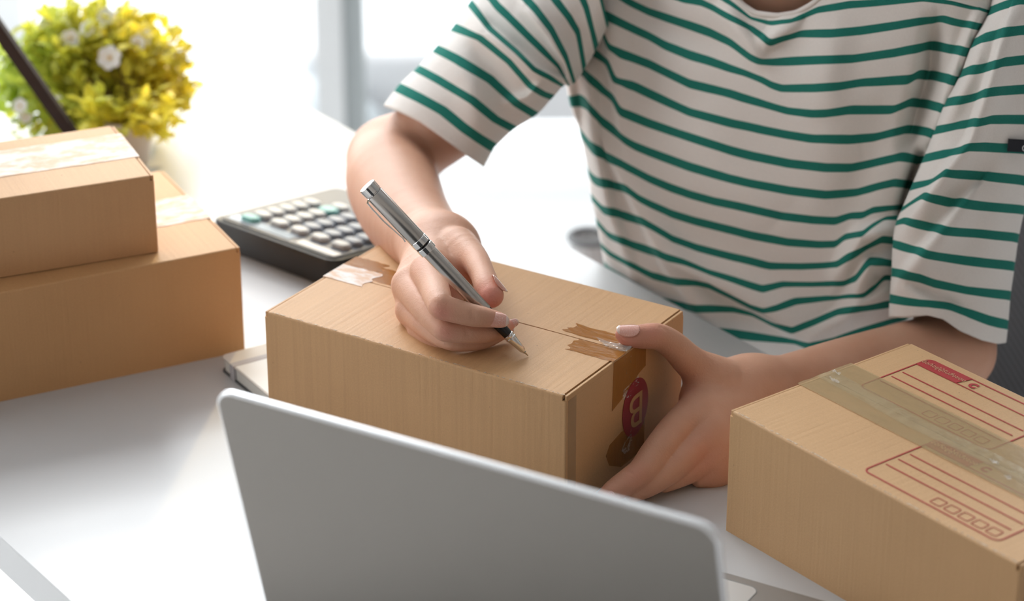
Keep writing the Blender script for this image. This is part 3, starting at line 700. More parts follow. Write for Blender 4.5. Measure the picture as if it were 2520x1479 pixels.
TORSO = [C((1660, 60, 2.01, 140), (2200, 40, 1.92, 130)), C((1900, 80, 2.00, 200), (1850, 560, 2.10, 220)), C((1850, 560, 2.12, 220), (1830, 1100, 2.24, 280))]
NECK = C((1915, 60, 1.945, 150), (1915, -60, 1.915, 110), (1900, -330, 1.86, 112))
CLAV = C((1740, -90, 1.94, 70), (1912, 0, 1.895, 85), (2120, -70, 1.90, 70))
def f_torso(P):
    d = chain_d(P, NECK, .03); d = smin(d, chain_d(P, CLAV, .03), .03)
    for ch in TORSO: d = smin(d, chain_d(P, ch, .05), .05)
    return d
def bounds(chs, m=.004):
    a = np.array([p for ch in chs for p, r in ch]); r = max(r for ch in chs for p, r in ch)
    lo = np.min([p-r for ch in chs for p, r in ch], 0)-m; hi = np.max([p+r for ch in chs for p, r in ch], 0)+m; return lo, hi
import time; t0 = time.time()
parts_ = [polygonise(f_right, *bounds([RA_arm, RA_fore, *RH_palm, RH_thumb, RH_index, RH_middle, RH_ring, RH_pinky]), .0010),
          polygonise(f_left, *bounds([LA_arm, LA_fore, *LH_palm, LH_thumb, LH_index, LH_middle, LH_ring, LH_pinky]), .0012),
          polygonise(f_torso, *bounds([NECK, CLAV, *TORSO], .02), .005)]
print('body seconds', time.time()-t0, [len(p[0]) for p in parts_])
off_, bv, bf = 0, [], []
for v, q in parts_: bv.append(v); bf.append(q+off_); off_ += len(v)
bv = np.concatenate(bv); bf = np.concatenate(bf)
person = empty('person', tuple(atz(1850, 830, 0)*[1, 1, 0]+[.12, .10, FZ]), 0, label='person in a green-striped cream shirt writing on a parcel', cat='person')
ploc = np.array(person.location)
me = D.meshes.new('body'); me.vertices.add(len(bv)); me.vertices.foreach_set('co', (bv-ploc).astype('f').ravel())
me.loops.add(len(bf)*4); me.loops.foreach_set('vertex_index', bf.ravel().astype('i')); me.polygons.add(len(bf)); me.polygons.foreach_set('loop_start', (np.arange(len(bf))*4).astype('i'))
me.update(calc_edges=True); me.validate()
fl = np.zeros(len(bv))
for px, py, F, rp, a in ((1205, 738, 1.69, 46, 1.25), (1240, 795, 1.665, 30, .8), (1085, 772, 1.662, 30, .75), (1258, 800, 1.70, 22, 1), (1095, 825, 1.67, 28, .65), (1010, 640, 1.71, 35, .25), (1535, 838, 1.70, 36, 1.0), (1605, 815, 1.70, 36, .55), (1655, 955, 1.73, 45, .6), (1560, 1165, 1.67, 45, .35), (1490, 1225, 1.67, 35, .4), (1735, 1130, 1.70, 60, .35), (1130, 700, 1.74, 50, .5)):
    c = at(px, py, F); d2 = ((bv-c)**2).sum(1); fl += a*np.exp(-d2/(rp*F/F_PX)**2)
ca = me.color_attributes.new('flush', 'FLOAT_COLOR', 'POINT'); arr = np.ones((len(bv), 4), 'f'); arr[:, :3] = np.clip(fl, 0, 1)[:, None]; ca.data.foreach_set('color', arr.ravel())
SKIN = M('skin', (.66, .42, .31), .48, Subsurface_Weight=.12, Subsurface_Scale=.006, Specular_IOR_Level=.38)
SKIN.b.inputs['Subsurface Radius'].default_value = (1.0, .35, .2)
va = SKIN.n('ShaderNodeVertexColor', layer_name='flush'); big = SKIN.noise(22, 3)
c = SKIN.ramp(big, [(.3, (.60, .310, .200)), (.7, (.68, .385, .265))]); SKIN.color(SKIN.mix(va.outputs[0], c, (.72, .29, .22)))
b1 = SKIN.bump(SKIN.noise(650, 3, .6), .45, .0006); vor = SKIN.n('ShaderNodeTexVoronoi', Scale=900.0, feature='DISTANCE_TO_EDGE'); SKIN.l(SKIN.coord('Object'), vor.inputs['Vector']); SKIN.bump(vor.outputs['Distance'], .12, .0003, b1)
SKIN = SKIN.m
body = mesh_obj('body', me, SKIN, person, smooth=True)
sm = body.modifiers.new('soften', 'SMOOTH'); sm.factor = .5; sm.iterations = 2

CR = np.array([1., 0, 0]); CU = np.array([0, _sp, _cp]); CF = np.array([0, _cp, -_sp])
NAIL = M('nail_varnish', (.80, .46, .38), .16, Coat_Weight=.8); sp = NAIL.noise(2600, 1); NAIL.color(NAIL.mix(NAIL.ramp(sp, [(.62, (0,)*3), (.70, (.9,)*3)]), (.76, .38, .30), (.98, .85, .80))); NAIL = NAIL.m
TIPW = simple('nail_white_tip', (.82, .60, .52), .15, Coat_Weight=.8)
def nail(px, py, F, ax2, nrm3, r_px, len_px, arc=52, dF=0.0):
    """px,py,F: centre of the finger under the nail; ax2: screen direction (+depth) of the finger; nrm3: screen normal (right, up, towards camera)"""
    c0 = at(px, py, F)-ploc; s = F/F_PX; r = r_px*s; Ln = len_px*s
    ax = ax2[0]*CR+ax2[1]*CU-ax2[2]*CF; ax /= np.linalg.norm(ax); nn = nrm3[0]*CR+nrm3[1]*CU-nrm3[2]*CF; nn -= ax*(nn @ ax); nn /= np.linalg.norm(nn); sd = np.cross(ax, nn)
    vs, fs, ms = [], [], []; NI, NJ = 14, 12
    for i in range(NI+1):
        t = i/NI; w = max(.05, 1-abs(2*t-1)**2.3)**.5; rr2 = r*(1-.16*max(0, t-.3))
        for j in range(NJ+1):
            a = math.radians(arc)*(2*j/NJ-1)*w
            vs.append(c0+ax*Ln*(t-.5)+rr2*(math.cos(a)*nn+math.sin(a)*sd)+nn*r*(.03+.03*math.sin(math.pi*t)))
    for i in range(NI):
        for j in range(NJ): b = i*(NJ+1)+j; fs.append((b, b+1, b+NJ+2, b+NJ+1)); ms.append(1 if i >= NI-2 else 0)
    o = pydata('fingernail', vs, fs, NAIL, body); o.data.materials.append(TIPW); o.data.polygons.foreach_set('material_index', ms)
    m = o.modifiers.new('thick', 'SOLIDIFY'); m.thickness = .0004; m.offset = 0
    return o
nail(1225, 786.5, 1.6710, (1, -.10, -.05), (.05, -.10, 1), 22, 54, 60)
nail(1210, 718, 1.6965, (.62, -.62, -.15), (.72, .66, -.05), 31, 56)
nail(1262, 797, 1.702, (.8, .35, -.3), (.35, .35, .9), 13, 24)
nail(1254, 815, 1.709, (.8, .2, -.3), (.35, .3, .9), 9.5, 18)
nail(1546, 826, 1.7015, (-1, .04, -.08), (.0, .62, .75), 26, 58)
nail(1496, 1219, 1.6735, (-.8, -.5, 0), (-.1, -.3, .9), 22, 30)

# ---------------------------------------------------------------- shirt
KNIT = M('striped_jersey', (.75, .70, .66), .88, Specular_IOR_Level=.15)
uvn = KNIT.n('ShaderNodeUVMap', uv_map='UVMap'); sep = KNIT.n('ShaderNodeSeparateXYZ'); KNIT.l(uvn.outputs[0], sep.inputs[0])
wob = KNIT.noise(30, 2); vv = KNIT.math('ADD', sep.outputs[1], KNIT.math('MULTIPLY', KNIT.math('SUBTRACT', wob, .5), .03))
fr = KNIT.math('ABSOLUTE', KNIT.math('SUBTRACT', KNIT.math('FRACT', KNIT.math('ADD', vv, .5)), .5))
mask = KNIT.math('LESS_THAN', fr, .163)
weave = KNIT.noise(1800, 2, .6); cream = KNIT.ramp(weave, [(.3, (.77, .73, .695)), (.7, (.85, .81, .775))]); green = KNIT.ramp(weave, [(.3, (.016, .16, .128)), (.7, (.026, .22, .175))])
KNIT.color(KNIT.mix(mask, cream, green))
wv = KNIT.n('ShaderNodeTexWave', Scale=900.0, Distortion=.5); KNIT.l(KNIT.coord('Object'), wv.inputs['Vector'])
b1 = KNIT.bump(KNIT.noise(55, 4, .6), .28, .004); KNIT.bump(wv.outputs['Fac'], .10, .0003, b1); KNIT = KNIT.m

def polyd(px, py, poly):
    """signed distance (positive to the right of the direction of travel, in a y-down frame) and the along-fraction"""
    best = np.full(px.shape, 1e9); sgn = np.zeros(px.shape); frac = np.zeros(px.shape); n = len(poly)-1
    for i, ((x0, y0), (x1, y1)) in enumerate(zip(poly, poly[1:])):
        dx, dy = x1-x0, y1-y0; L_ = math.hypot(dx, dy); t = np.clip(((px-x0)*dx+(py-y0)*dy)/L_**2, 0, 1)
        qx, qy = px-x0-t*dx, py-y0-t*dy; d = np.hypot(qx, qy); s = np.sign(dx*qy-dy*qx); m = d < best
        best = np.where(m, d, best); sgn = np.where(m, s, sgn); frac = np.where(m, (i+t)/n, frac)
    return best*sgn, frac
def fold_field(px, py, folds):
    out = np.zeros(px.shape)
    for poly, A, wn, wp in folds:
        s, fr_ = polyd(px, py, poly); prof = np.where(s < 0, np.exp(-(s/wn)**2), np.exp(-(s/wp)**2)); out += 2.5*A*prof*np.sin(np.pi*np.clip(fr_*.94+.03, 0, 1))**.4
    return out
def catmull(rows, v, sub):
    """rows: list of (N,2) arrays at stations v -> dense"""
    R_ = np.array(rows); out, vo = [], []
    n = len(R_)
    for i in range(n-1):
        a, b = R_[i], R_[i+1]; p = R_[i-1] if i else 2*a-b; q = R_[i+2] if i < n-2 else 2*b-a
        ma, mb = (b-p)/2, (q-a)/2
        if i and abs((v[i+1]-v[i])-(v[i]-v[i-1])) > .3: ma = (b-a)
        if i < n-2 and abs((v[i+2]-v[i+1])-(v[i+1]-v[i])) > .3: mb = (b-a)
        for k in range(sub+(1 if i == n-2 else 0)):
            t = k/sub; out.append((2*t**3-3*t**2+1)*a+(t**3-2*t**2+t)*ma+(-2*t**3+3*t**2)*b+(t**3-t**2)*mb); vo.append(v[i]+(v[i+1]-v[i])*t)
    return np.array(out), np.array(vo)
def line_pts(poly, N, smooth=1.2):
    p = np.array(poly, float); u = np.linspace(0, 1, N); x = p[0, 0]+u*(p[-1, 0]-p[0, 0])
    y = np.interp(x, p[:, 0], p[:, 1]) if p[-1, 0] > p[0, 0] else np.interp(-x, -p[:, 0], p[:, 1])
    k = np.exp(-.5*(np.arange(-6, 7)/smooth)**2); k /= k.sum(); yp = np.concatenate([2*y[0]-y[6:0:-1], y, 2*y[-1]-y[-2:-8:-1]]); y = np.convolve(yp, k, 'valid')
    return np.stack([x, y], 1)
def cloth_tube(name, rows, vst, N, sub, Ffun, depth, folds, bdepth, bdir, NB=40, sm=.9, parent=None, yoke=None):
    R_, vo = catmull([line_pts(r, N, sm) for r in rows], vst, sub); nr = len(R_)
    u = np.linspace(0, 1, N)[None].repeat(nr, 0); px, py = R_[..., 0], R_[..., 1]
    Fv = Ffun(px, py) + depth*(1-np.sqrt(np.clip(1-(2*u-1)**2, 0, 1))) - fold_field(px, py, folds)
    P = np.zeros((nr, N+NB, 3))
    for i in range(nr):
        for j in range(N): P[i, j] = at(px[i, j], py[i, j], Fv[i, j])
        a, b = P[i, N-1], P[i, 0]
        for k in range(NB):
            t = (k+1)/(NB+1); P[i, N+k] = a+(b-a)*t+np.array(bdir)*bdepth*math.sin(math.pi*t)**.6
    M_ = N+NB
    if yoke is not None:
        nc, rad_, x0_, x1_ = yoke; nk = 10; rings = []
        for q in range(nk, 0, -1):
            t = q/nk; R1 = P[0].copy()
            for j in range(M_):
                if j < N and x0_ <= px[0, j] <= x1_: continue
                w = 1.0 if j >= N else min(1, max(x0_-px[0, j], px[0, j]-x1_)/60)
                d_ = P[0, j, :2]-nc[:2]; tgt = nc.copy(); tgt[:2] += d_/np.linalg.norm(d_)*rad_
                R1[j] = P[0, j]+(tgt-P[0, j])*t*w + np.array([0, 0, .018*math.sin(math.pi*t)*w])
            rings.append(R1)
        P = np.concatenate([np.array(rings), P]); vo = np.concatenate([vo[0]-1.9*np.arange(nk, 0, -1)/nk, vo]); nr = nr+nk
    vs = (P.reshape(-1, 3)-ploc); fs = []
    for i in range(nr-1):
        for j in range(M_): fs.append((i*M_+j, i*M_+(j+1) % M_, (i+1)*M_+(j+1) % M_, (i+1)*M_+j))
    me = D.meshes.new(name); me.from_pydata([tuple(v) for v in vs], [], fs); uv = me.uv_layers.new(name='UVMap'); me.update()
    vi = np.zeros(len(me.loops), 'i'); me.loops.foreach_get('vertex_index', vi); V_ = vo[vi//M_]; U_ = (vi % M_)/M_
    uv.data.foreach_set('uv', np.stack([U_, V_], 1).astype('f').ravel())
    o = mesh_obj(name, me, KNIT, parent, smooth=True); m = o.modifiers.new('thick', 'SOLIDIFY'); m.thickness = .0009; m.offset = -1
    return o
S = [
 [(1430,-190),(1600,-170),(1740,-95),(1795,-30),(1828,15),(1862,37),(1915,43),(1962,36),(2000,15),(2035,-15),(2100,-80),(2250,-130),(2440,-170)],
 [(1430,-95),(1600,-85),(1700,-60),(1790,5),(1850,48),(1900,58),(1950,54),(2017,24),(2093,12),(2185,4),(2276,-4),(2350,8),(2445,30)],
 [(1430,-60),(1560,-50),(1685,-2),(1730,6),(1760,20),(1806,47),(1852,72),(1880,92),(1896,107),(1926,95),(1972,84),(2048,84),(2124,76),(2200,65),(2276,52),(2322,46),(2350,55),(2425,70)],
 [(1425,-70),(1480,-40),(1540,0),(1600,29),(1700,62),(1750,80),(1800,105),(1850,143),(1870,152),(1900,154),(2000,150),(2100,146),(2200,132),(2270,118),(2290,112),(2350,124),(2400,135)],
 [(1425,-35),(1472,25),(1482,32),(1532,58),(1600,90),(1639,113),(1700,137),(1750,152),(1800,170),(1836,180),(1880,198),(1900,210),(1926,219),(2000,218),(2063,214),(2124,204),(2200,199),(2240,197),(2258,184),(2306,189),(2350,201),(2378,206)],
 [(1428,10),(1450,38),(1483,63),(1499,116),(1532,134),(1600,158),(1639,177),(1700,207),(1800,231),(1836,243),(1880,256),(1941,274),(2000,281),(2033,280),(2093,271),(2200,271),(2240,252),(2291,260),(2345,275)],
 [(1418,85),(1432,103),(1456,125),(1500,152),(1514,198),(1563,213),(1600,230),(1700,277),(1800,304),(1850,314),(1880,321),(1941,333),(2000,342),(2093,344),(2154,339),(2200,327),(2230,319),(2285,326),(2318,338)],
 [(1395,165),(1432,170),(1462,203),(1512,240),(1526,274),(1600,304),(1700,338),(1800,371),(1850,385),(1941,403),(2033,414),(2093,414),(2154,402),(2215,388),(2270,396),(2298,404)],
 [(1405,250),(1429,245),(1445,252),(1474,292),(1520,326),(1540,345),(1563,359),(1600,374),(1700,411),(1800,441),(1850,453),(1941,470),(2033,481),(2109,475),(2170,458),(2203,450),(2240,457),(2275,465)],
 [(1430,325),(1440,338),(1460,365),(1502,390),(1532,405),(1600,441),(1654,463),(1700,479),(1760,496),(1821,508),(1880,522),(1926,533),(2002,542),(2057,545),(2093,533),(2124,532),(2148,519),(2200,513),(2250,518)],
 [(1450,418),(1456,435),(1471,447),(1532,460),(1545,465),(1575,490),(1600,504),(1654,527),(1715,545),(1800,566),(1850,579),(1941,597),(2017,603),(2057,602),(2081,585),(2124,580),(2148,560),(2179,539),(2206,539),(2235,545)],
 [(1458,485),(1487,517),(1563,538),(1581,543),(1608,560),(1654,590),(1715,612),(1800,633),(1850,644),(1896,656),(1972,657),(2063,653),(2087,636),(2124,613),(2170,589),(2200,593),(2228,600)],
 [(1470,545),(1499,578),(1547,600),(1614,620),(1640,634),(1684,648),(1745,673),(1806,691),(1850,706),(1877,714),(1926,701),(2002,701),(2078,698),(2109,688),(2139,646),(2170,648),(2225,655)],
 [(1482,605),(1502,624),(1563,657),(1608,679),(1669,694),(1715,696),(1745,702),(1800,730),(1850,757),(1880,767),(1911,761),(1957,743),(2033,735),(2124,730),(2154,709),(2176,683),(2225,690)],
 [(1490,650),(1502,663),(1563,700),(1630,740),(1715,761),(1806,762),(1852,772),(1900,797),(1950,816),(2002,797),(2063,770),(2109,761),(2185,750),(2225,745)],
 [(1500,700),(1560,745),(1640,790),(1700,810),(1785,819),(1850,828),(1957,840),(1990,852),(2050,840),(2120,815),(2190,793),(2225,785)],
 [(1510,760),(1600,830),(1700,880),(1800,900),(1900,905),(2000,900),(2100,870),(2190,835),(2225,825)],
 [(1520,850),(1650,940),(1800,980),(2000,980),(2150,940),(2225,920)],
]
mid_ = []
for (x, y) in S[1]:
    yn = np.interp(x, [p[0] for p in S[0]], [p[1] for p in S[0]]); mid_.append((x, y-min(18, (y-yn)*.45)))
S.insert(1, mid_); vst = [-.55, -.25] + list(range(0, 17)); vst = vst[:len(S)]
TF = [([(1470, -40), (1490, 80), (1512, 200), (1530, 330)], .009, 55, 9), ([(1500, 380), (1545, 470), (1590, 560), (1640, 660), (1700, 745), (1780, 850)], .010, 60, 8),
      ([(1630, 640), (1720, 682), (1800, 722), (1880, 772), (1960, 826), (2060, 900)], .008, 60, 8), ([(2300, 60), (2290, 170), (2262, 260), (2235, 360)], -.010, 26, 22), ([(2410, 40), (2345, 200), (2300, 340)], .006, 22, 14),
      ([(2262, 375), (2235, 450), (2212, 525)], -.014, 9, 9), ([(2275, 375), (2248, 440), (2226, 520)], -.010, 6, 6), ([(2215, 560), (2120, 590), (2060, 690)], .007, 30, 22), ([(2200, 640), (2140, 660), (2090, 760)], .008, 24, 22), ([(2200, 700), (2150, 740), (2000, 830)], .006, 26, 20),
      ([(1870, 90), (1890, 108), (1960, 60)], .004, 30, 12), ([(1780, 20), (1830, 90), (1875, 150)], .005, 30, 14), ([(1560, 0), (1650, 70), (1800, 120)], -.003, 40, 40), ([(2060, 60), (2030, 200), (2040, 300)], .003, 50, 60), ([(1700, 250), (1760, 420), (1900, 560)], .004, 90, 90), ([(1450, 160), (1460, 330), (1500, 520), (1560, 680)], .006, 18, 12),
      ([(1420, 180), (1436, 330), (1462, 500)], -.006, 12, 12), ([(2190, 250), (2130, 420), (2080, 540)], -.003, 60, 60)]
def torsoF(px, py): return 1.845+(1950-px)*.0002+(py-100)*.000118
shirt = cloth_tube('shirt', S, vst, 190, 7, torsoF, .055, TF, .17, (.62, .78, 0), parent=person, yoke=(at(1915, -75, 1.955), .066, 1800, 2030))
# neckband
bm = bmesh.new(); nl = line_pts(S[0][2:-2], 60, 1.0); pts = []
for x, y in nl: pts.append(Vector(at(x, y-2, torsoF(x, y)+.055*(1-math.sqrt(max(0, 1-(2*(x-1430)/1010-1)**2)))-.001)-ploc))
tube(bm, pts, .0021, 8); KC = simple('cream_rib', (.76, .71, .67), .9); obj('neckband', bm, KC, shirt, smooth=True)

LS = [
 [(945,259),(990,278),(1035,300),(1091,340),(1143,378),(1192,411)],
 [(980,211),(1035,238),(1091,268),(1143,312),(1180,338),(1218,362)],
 [(1026,167),(1078,195),(1121,221),(1165,247),(1221,294),(1266,318)],
 [(1072,118),(1121,143),(1165,169),(1208,195),(1273,255),(1320,284)],
 [(1116,66),(1182,91),(1208,112),(1255,151),(1307,212),(1340,232),(1362,240)],
 [(1158,5),(1186,42),(1208,72),(1273,128),(1316,172),(1352,190),(1388,212)],
 [(1190,-30),(1225,15),(1251,39),(1294,82),(1338,125),(1376,164),(1402,212)],
 [(1240,-75),(1299,0),(1320,22),(1359,74),(1394,143),(1415,205)],
 [(1300,-110),(1368,0),(1402,43),(1424,78),(1440,170)],
 [(1370,-150),(1420,-40),(1445,20),(1470,120)],
 [(1440,-160),(1470,-60),(1500,60)],
]
LF = [([(1170, 20), (1195, 68), (1260, 125), (1330, 178), (1400, 200)], .007, 8, 40), ([(1090, 90), (1160, 200), (1180, 330)], .003, 30, 40), ([(1290, 20), (1350, 90), (1395, 160), (1405, 215)], .006, 25, 10), ([(1180, 110), (1240, 230), (1250, 310)], -.003, 25, 30), ([(1330, 210), (1300, 240), (1250, 250)], .004, 12, 12)]
def lsF(px, py): return 1.900+(1400-px)*.00010
sl1 = cloth_tube('sleeve', LS, [-.62]+list(range(0, len(LS)-1)), 90, 7, lsF, .042, LF, .055, (.1, .9, -.35), parent=shirt)
RS = [
 [(2455,-120),(2520,-130),(2600,-120),(2680,-60)],
 [(2452,-40),(2520,-60),(2600,-60),(2660,0)],
 [(2436,33),(2472,18),(2515,3),(2580,0),(2640,40)],
 [(2393,114),(2424,97),(2479,82),(2520,76),(2580,80),(2622,110)],
 [(2366,187),(2393,175),(2442,167),(2470,155),(2520,149),(2570,152),(2606,180)],
 [(2330,257),(2409,240),(2439,228),(2520,222),(2560,226),(2592,250)],
 [(2304,325),(2363,310),(2409,304),(2439,296),(2520,297),(2556,300),(2578,312)],
 [(2276,394),(2320,383),(2363,376),(2387,363),(2420,363),(2479,367),(2520,369),(2562,380)],
 [(2246,463),(2294,453),(2312,440),(2328,427),(2415,435),(2510,445),(2546,452)],
 [(2222,520),(2250,500),(2275,484),(2339,500),(2415,509),(2502,517),(2520,520)],
 [(2208,552),(2226,545),(2282,558),(2324,570),(2415,577),(2494,587),(2504,590)],
 [(2200,602),(2237,613),(2282,628),(2377,643),(2487,657),(2494,659)],
 [(2197,672),(2207,674),(2264,685),(2301,699),(2377,717),(2476,729),(2484,731)],
 [(2192,736),(2210,739),(2264,749),(2339,757),(2377,767),(2434,790),(2468,799),(2478,803)],
 [(2190,783),(2226,784),(2282,778),(2320,787),(2362,817),(2415,840),(2453,849),(2473,846)],
]
RF = [([(2480, 60), (2440, 200), (2390, 350), (2310, 450), (2240, 545)], .007, 38, 9), ([(2420, 90), (2380, 200), (2320, 310)], .004, 24, 12), ([(2400, 470), (2330, 560), (2260, 640), (2215, 690)], .006, 40, 12), ([(2230, 690), (2290, 720), (2370, 760)], -.004, 14, 14), ([(2440, 160), (2470, 400), (2440, 600)], .002, 30, 40)]
def rsF(px, py): return 1.752+(py-50)*.000105
sl2 = cloth_tube('sleeve', RS, list(range(0, len(RS)-1))+[len(RS)-2+.62], 90, 7, rsF, .040, RF, .065, (.2, .9, -.1), parent=shirt)
# small black woven tag on the sleeve
tg = [at(x, y, F) for x, y, F in ((2483, 346, 1.779), (2556, 350, 1.788), (2554, 381, 1.789), (2480, 376, 1.780))]
bm = bmesh.new(); a = [bm.verts.new(Vector(p-ploc)) for p in tg]; b = [bm.verts.new(Vector(p-ploc)+Vector((0, .0012, 0))) for p in tg]
bm.faces.new(a); bm.faces.new(b[::-1])
for k in range(4): bm.faces.new((a[k], a[(k+1) % 4], b[(k+1) % 4], b[k]))
tago = obj('sleeve_tag', bm, simple('black_tag', (.012, .014, .022), .7), sl2); tago['label'] = 'small black woven tag'
ex = Vector(tg[1]-tg[0]).normalized(); ey = Vector(tg[0]-tg[3]).normalized(); ez = ex.cross(ey).normalized(); ey = ez.cross(ex)
o_ = Vector(at(2528, 366, 1.7835)-ploc)+ez*.0009
mt = Matrix.Translation(o_) @ Matrix((ex, ey, ez)).transposed().to_4x4()
text_mesh('tag_lettering', 'cal', .0085, simple('tag_thread', (.70, .70, .72), .7), tago, mt)

# bowed head and tied-back hair, above the frame
HF = np.array([-.70, -.46, -.55]); HF /= np.linalg.norm(HF); HU = np.array([0, 0, 1.]) - HF*HF[2]; HU /= np.linalg.norm(HU); HR = np.cross(HF, HU)
HC = at(1900, -330, 1.86)+np.array([0, 0, .075])+HF*.02
def hp(a, b, c): return HC+HR*a+HU*b+HF*c
HEAD = [[(hp(0, .02, -.025), .080)], [(hp(0, .035, .012), .070)], [(hp(0, -.045, .040), .044), (hp(0, -.072, .058), .026)], [(hp(.035, -.02, .035), .030), (hp(-.035, -.02, .035), .030)], [(hp(0, .008, .066), .009), (hp(0, -.018, .078), .011)], [(hp(-.016, -.046, .072), .007), (hp(.016, -.046, .072), .007)], [(hp(0, -.05, -.03), .052), (at(1905, -300, 1.865), .050)]]
EARS = [[(hp(s_*.076, .012, -.012), .014), (hp(s_*.074, -.018, -.006), .009)] for s_ in (-1, 1)]
def f_head(P):
    d = None
    for ch in HEAD: e = chain_d(P, ch, 0); d = e if d is None else smin(d, e, .014)
    for ch in EARS: d = smin(d, chain_d(P, ch, 0), .005)
    for s_ in (-1, 1): d = -smin(-d, np.linalg.norm(P-hp(s_*.031, .006, .090), axis=1)-.017, .012)
    return d
hv, hq = polygonise(f_head, *bounds(HEAD+EARS), .0028)
me2 = D.meshes.new('head'); me2.from_pydata([tuple(v) for v in hv-ploc], [], [tuple(int(i) for i in q) for q in hq]); hd = mesh_obj('head', me2, SKIN, person, smooth=True); me2.color_attributes.new('flush', 'FLOAT_COLOR', 'POINT').data.foreach_set('color', np.tile([.05, .05, .05, 1], len(hv)).astype('f'))
for s_ in (-1, 1):
    bm = bmesh.new(); bmesh.ops.create_uvsphere(bm, u_segments=20, v_segments=14, radius=.0118); bmesh.ops.translate(bm, vec=Vector(hp(s_*.031, .004, .0520)-ploc), verts=bm.verts); obj('eye', bm, simple('eye_white', (.85, .83, .8), .2), hd, smooth=True)
def f_hair(P):
    d = np.linalg.norm(P-hp(0, .028, -.026), axis=1)-.092
    d = smin(d, chain_d(P, HAIR1, 0), .02); q = (P-HC) @ HF; b_ = (P-HC) @ HU
    face = np.linalg.norm(P-hp(0, -.035, .085), axis=1)-.092
    return np.maximum(d, -face)
HAIR1 = [(hp(0, .0, -.10), .035), (hp(0, -.05, -.125), .030), (hp(0, -.16, -.13), .022), (hp(0, -.24, -.11), .008)]
kv, kq = polygonise(f_hair, *bounds([HAIR1, [(hp(0, .028, -.026), .098)]]), .003)
HAIRM = M('dark_hair', (.025, .016, .012), .45); HAIRM.bump(HAIRM.noise(60, 3, stretch=(6, 6, .6)), .5, .002)
me3 = D.meshes.new('hair'); me3.from_pydata([tuple(v) for v in kv-ploc], [], [tuple(int(i) for i in q) for q in kq]); mesh_obj('hair', me3, HAIRM.m, person, smooth=True)

# trousers: simple seated lap so that the figure rests on the chair
def cap(name, ch, mat, par):
    bm = bmesh.new(); tube(bm, [Vector(p)-Vector(ploc) for p, r in ch], [r for p, r in ch], 20); return obj(name, bm, mat, par, smooth=True)
hipc = np.array([.36, 1.93, -.21])
TROU = simple('dark_trousers', (.035, .037, .045), .85)
for sgn in (-1, 1):
    hp = hipc+np.array([ED[0], ED[1], 0])*sgn*.09; kn = hp-np.array([EN[0], EN[1], 0])*.36+np.array([0, 0, -.03]); ft = kn+np.array([EN[0], EN[1], 0])*.04+np.array([0, 0, FZ+.06-kn[2]])
    cap('trouser_leg', [(hp, .085), ((hp+kn)/2, .075), (kn, .060), ((kn+ft)/2, .05), (ft, .045)], TROU, person)
    cap('shoe', [(ft+np.array([EN[0], EN[1], 0])*.03-np.array([0, 0, .02]), .036), (ft-np.array([EN[0], EN[1], 0])*.15-np.array([0, 0, .03]), .028)], BLACKP, person)

# ---------------------------------------------------------------- office chair
def chairpt(px, py, F): return at(px, py, F)
MESHF = M('grey_chair_mesh', (.20, .205, .22), .8); w1 = MESHF.n('ShaderNodeTexWave', Scale=70.0); w1.bands_direction = 'DIAGONAL'; MESHF.l(MESHF.coord('Object'), w1.inputs['Vector'])
MESHF.color(MESHF.ramp(w1.outputs['Fac'], [(.3, (.10, .105, .115)), (.7, (.25, .255, .275))])); MESHF.bump(w1.outputs['Fac'], .6, .002); MESHF = MESHF.m
MESHL = M('light_mesh_padding', (.55, .56, .60), .9); v_ = MESHL.n('ShaderNodeTexVoronoi', Scale=220.0); MESHL.l(MESHL.coord('Object'), v_.inputs['Vector']); MESHL.color(MESHL.ramp(v_.outputs['Distance'], [(.2, (.60, .61, .66)), (.7, (.36, .37, .40))])); MESHL = MESHL.m
cc = np.array([.395, 1.955, 0]); chair = empty('office_chair', (cc[0], cc[1], FZ), YAW_D, label='office chair with a grey mesh back behind the seated person', cat='chair')
def to_l(P):      # world -> chair local
    d = P[:2]-cc[:2]; return (float(d @ ED), float(d[0]*-ED[1]+d[1]*ED[0]), P[2]-FZ)
bm = bmesh.new(); prism(bm, rounded_poly(-.23, .23, -.22, .22, .07, 8), .40, .46); obj('seat', bm, simple('black_seat', (.012, .012, .013), .7), chair, bevel=.02, seg=4)
bm = bmesh.new(); lathe(bm, [(0, .08), (.028, .08), (.028, .25), (.02, .25), (.02, .41), (0, .41)], 24); obj('gas_column', bm, BLACKP, chair, smooth=False)
for k in range(5):
    a = 2*math.pi*k/5; bm = bmesh.new(); tube(bm, [(0, 0, .11), (.14*math.cos(a), .14*math.sin(a), .10), (.30*math.cos(a), .30*math.sin(a), .075)], [.024, .02, .014], 10); lg = obj('leg', bm, BLACKP, chair, smooth=True)
    bm = bmesh.new(); lathe(bm, [(0, -.022), (.024, -.022), (.028, -.01), (.028, .01), (.024, .022), (0, .022)], 20, origin=(.30*math.cos(a), .30*math.sin(a), .028), axis=(-math.sin(a), math.cos(a), 0)); obj('castor', bm, BLACKP, lg, smooth=True)
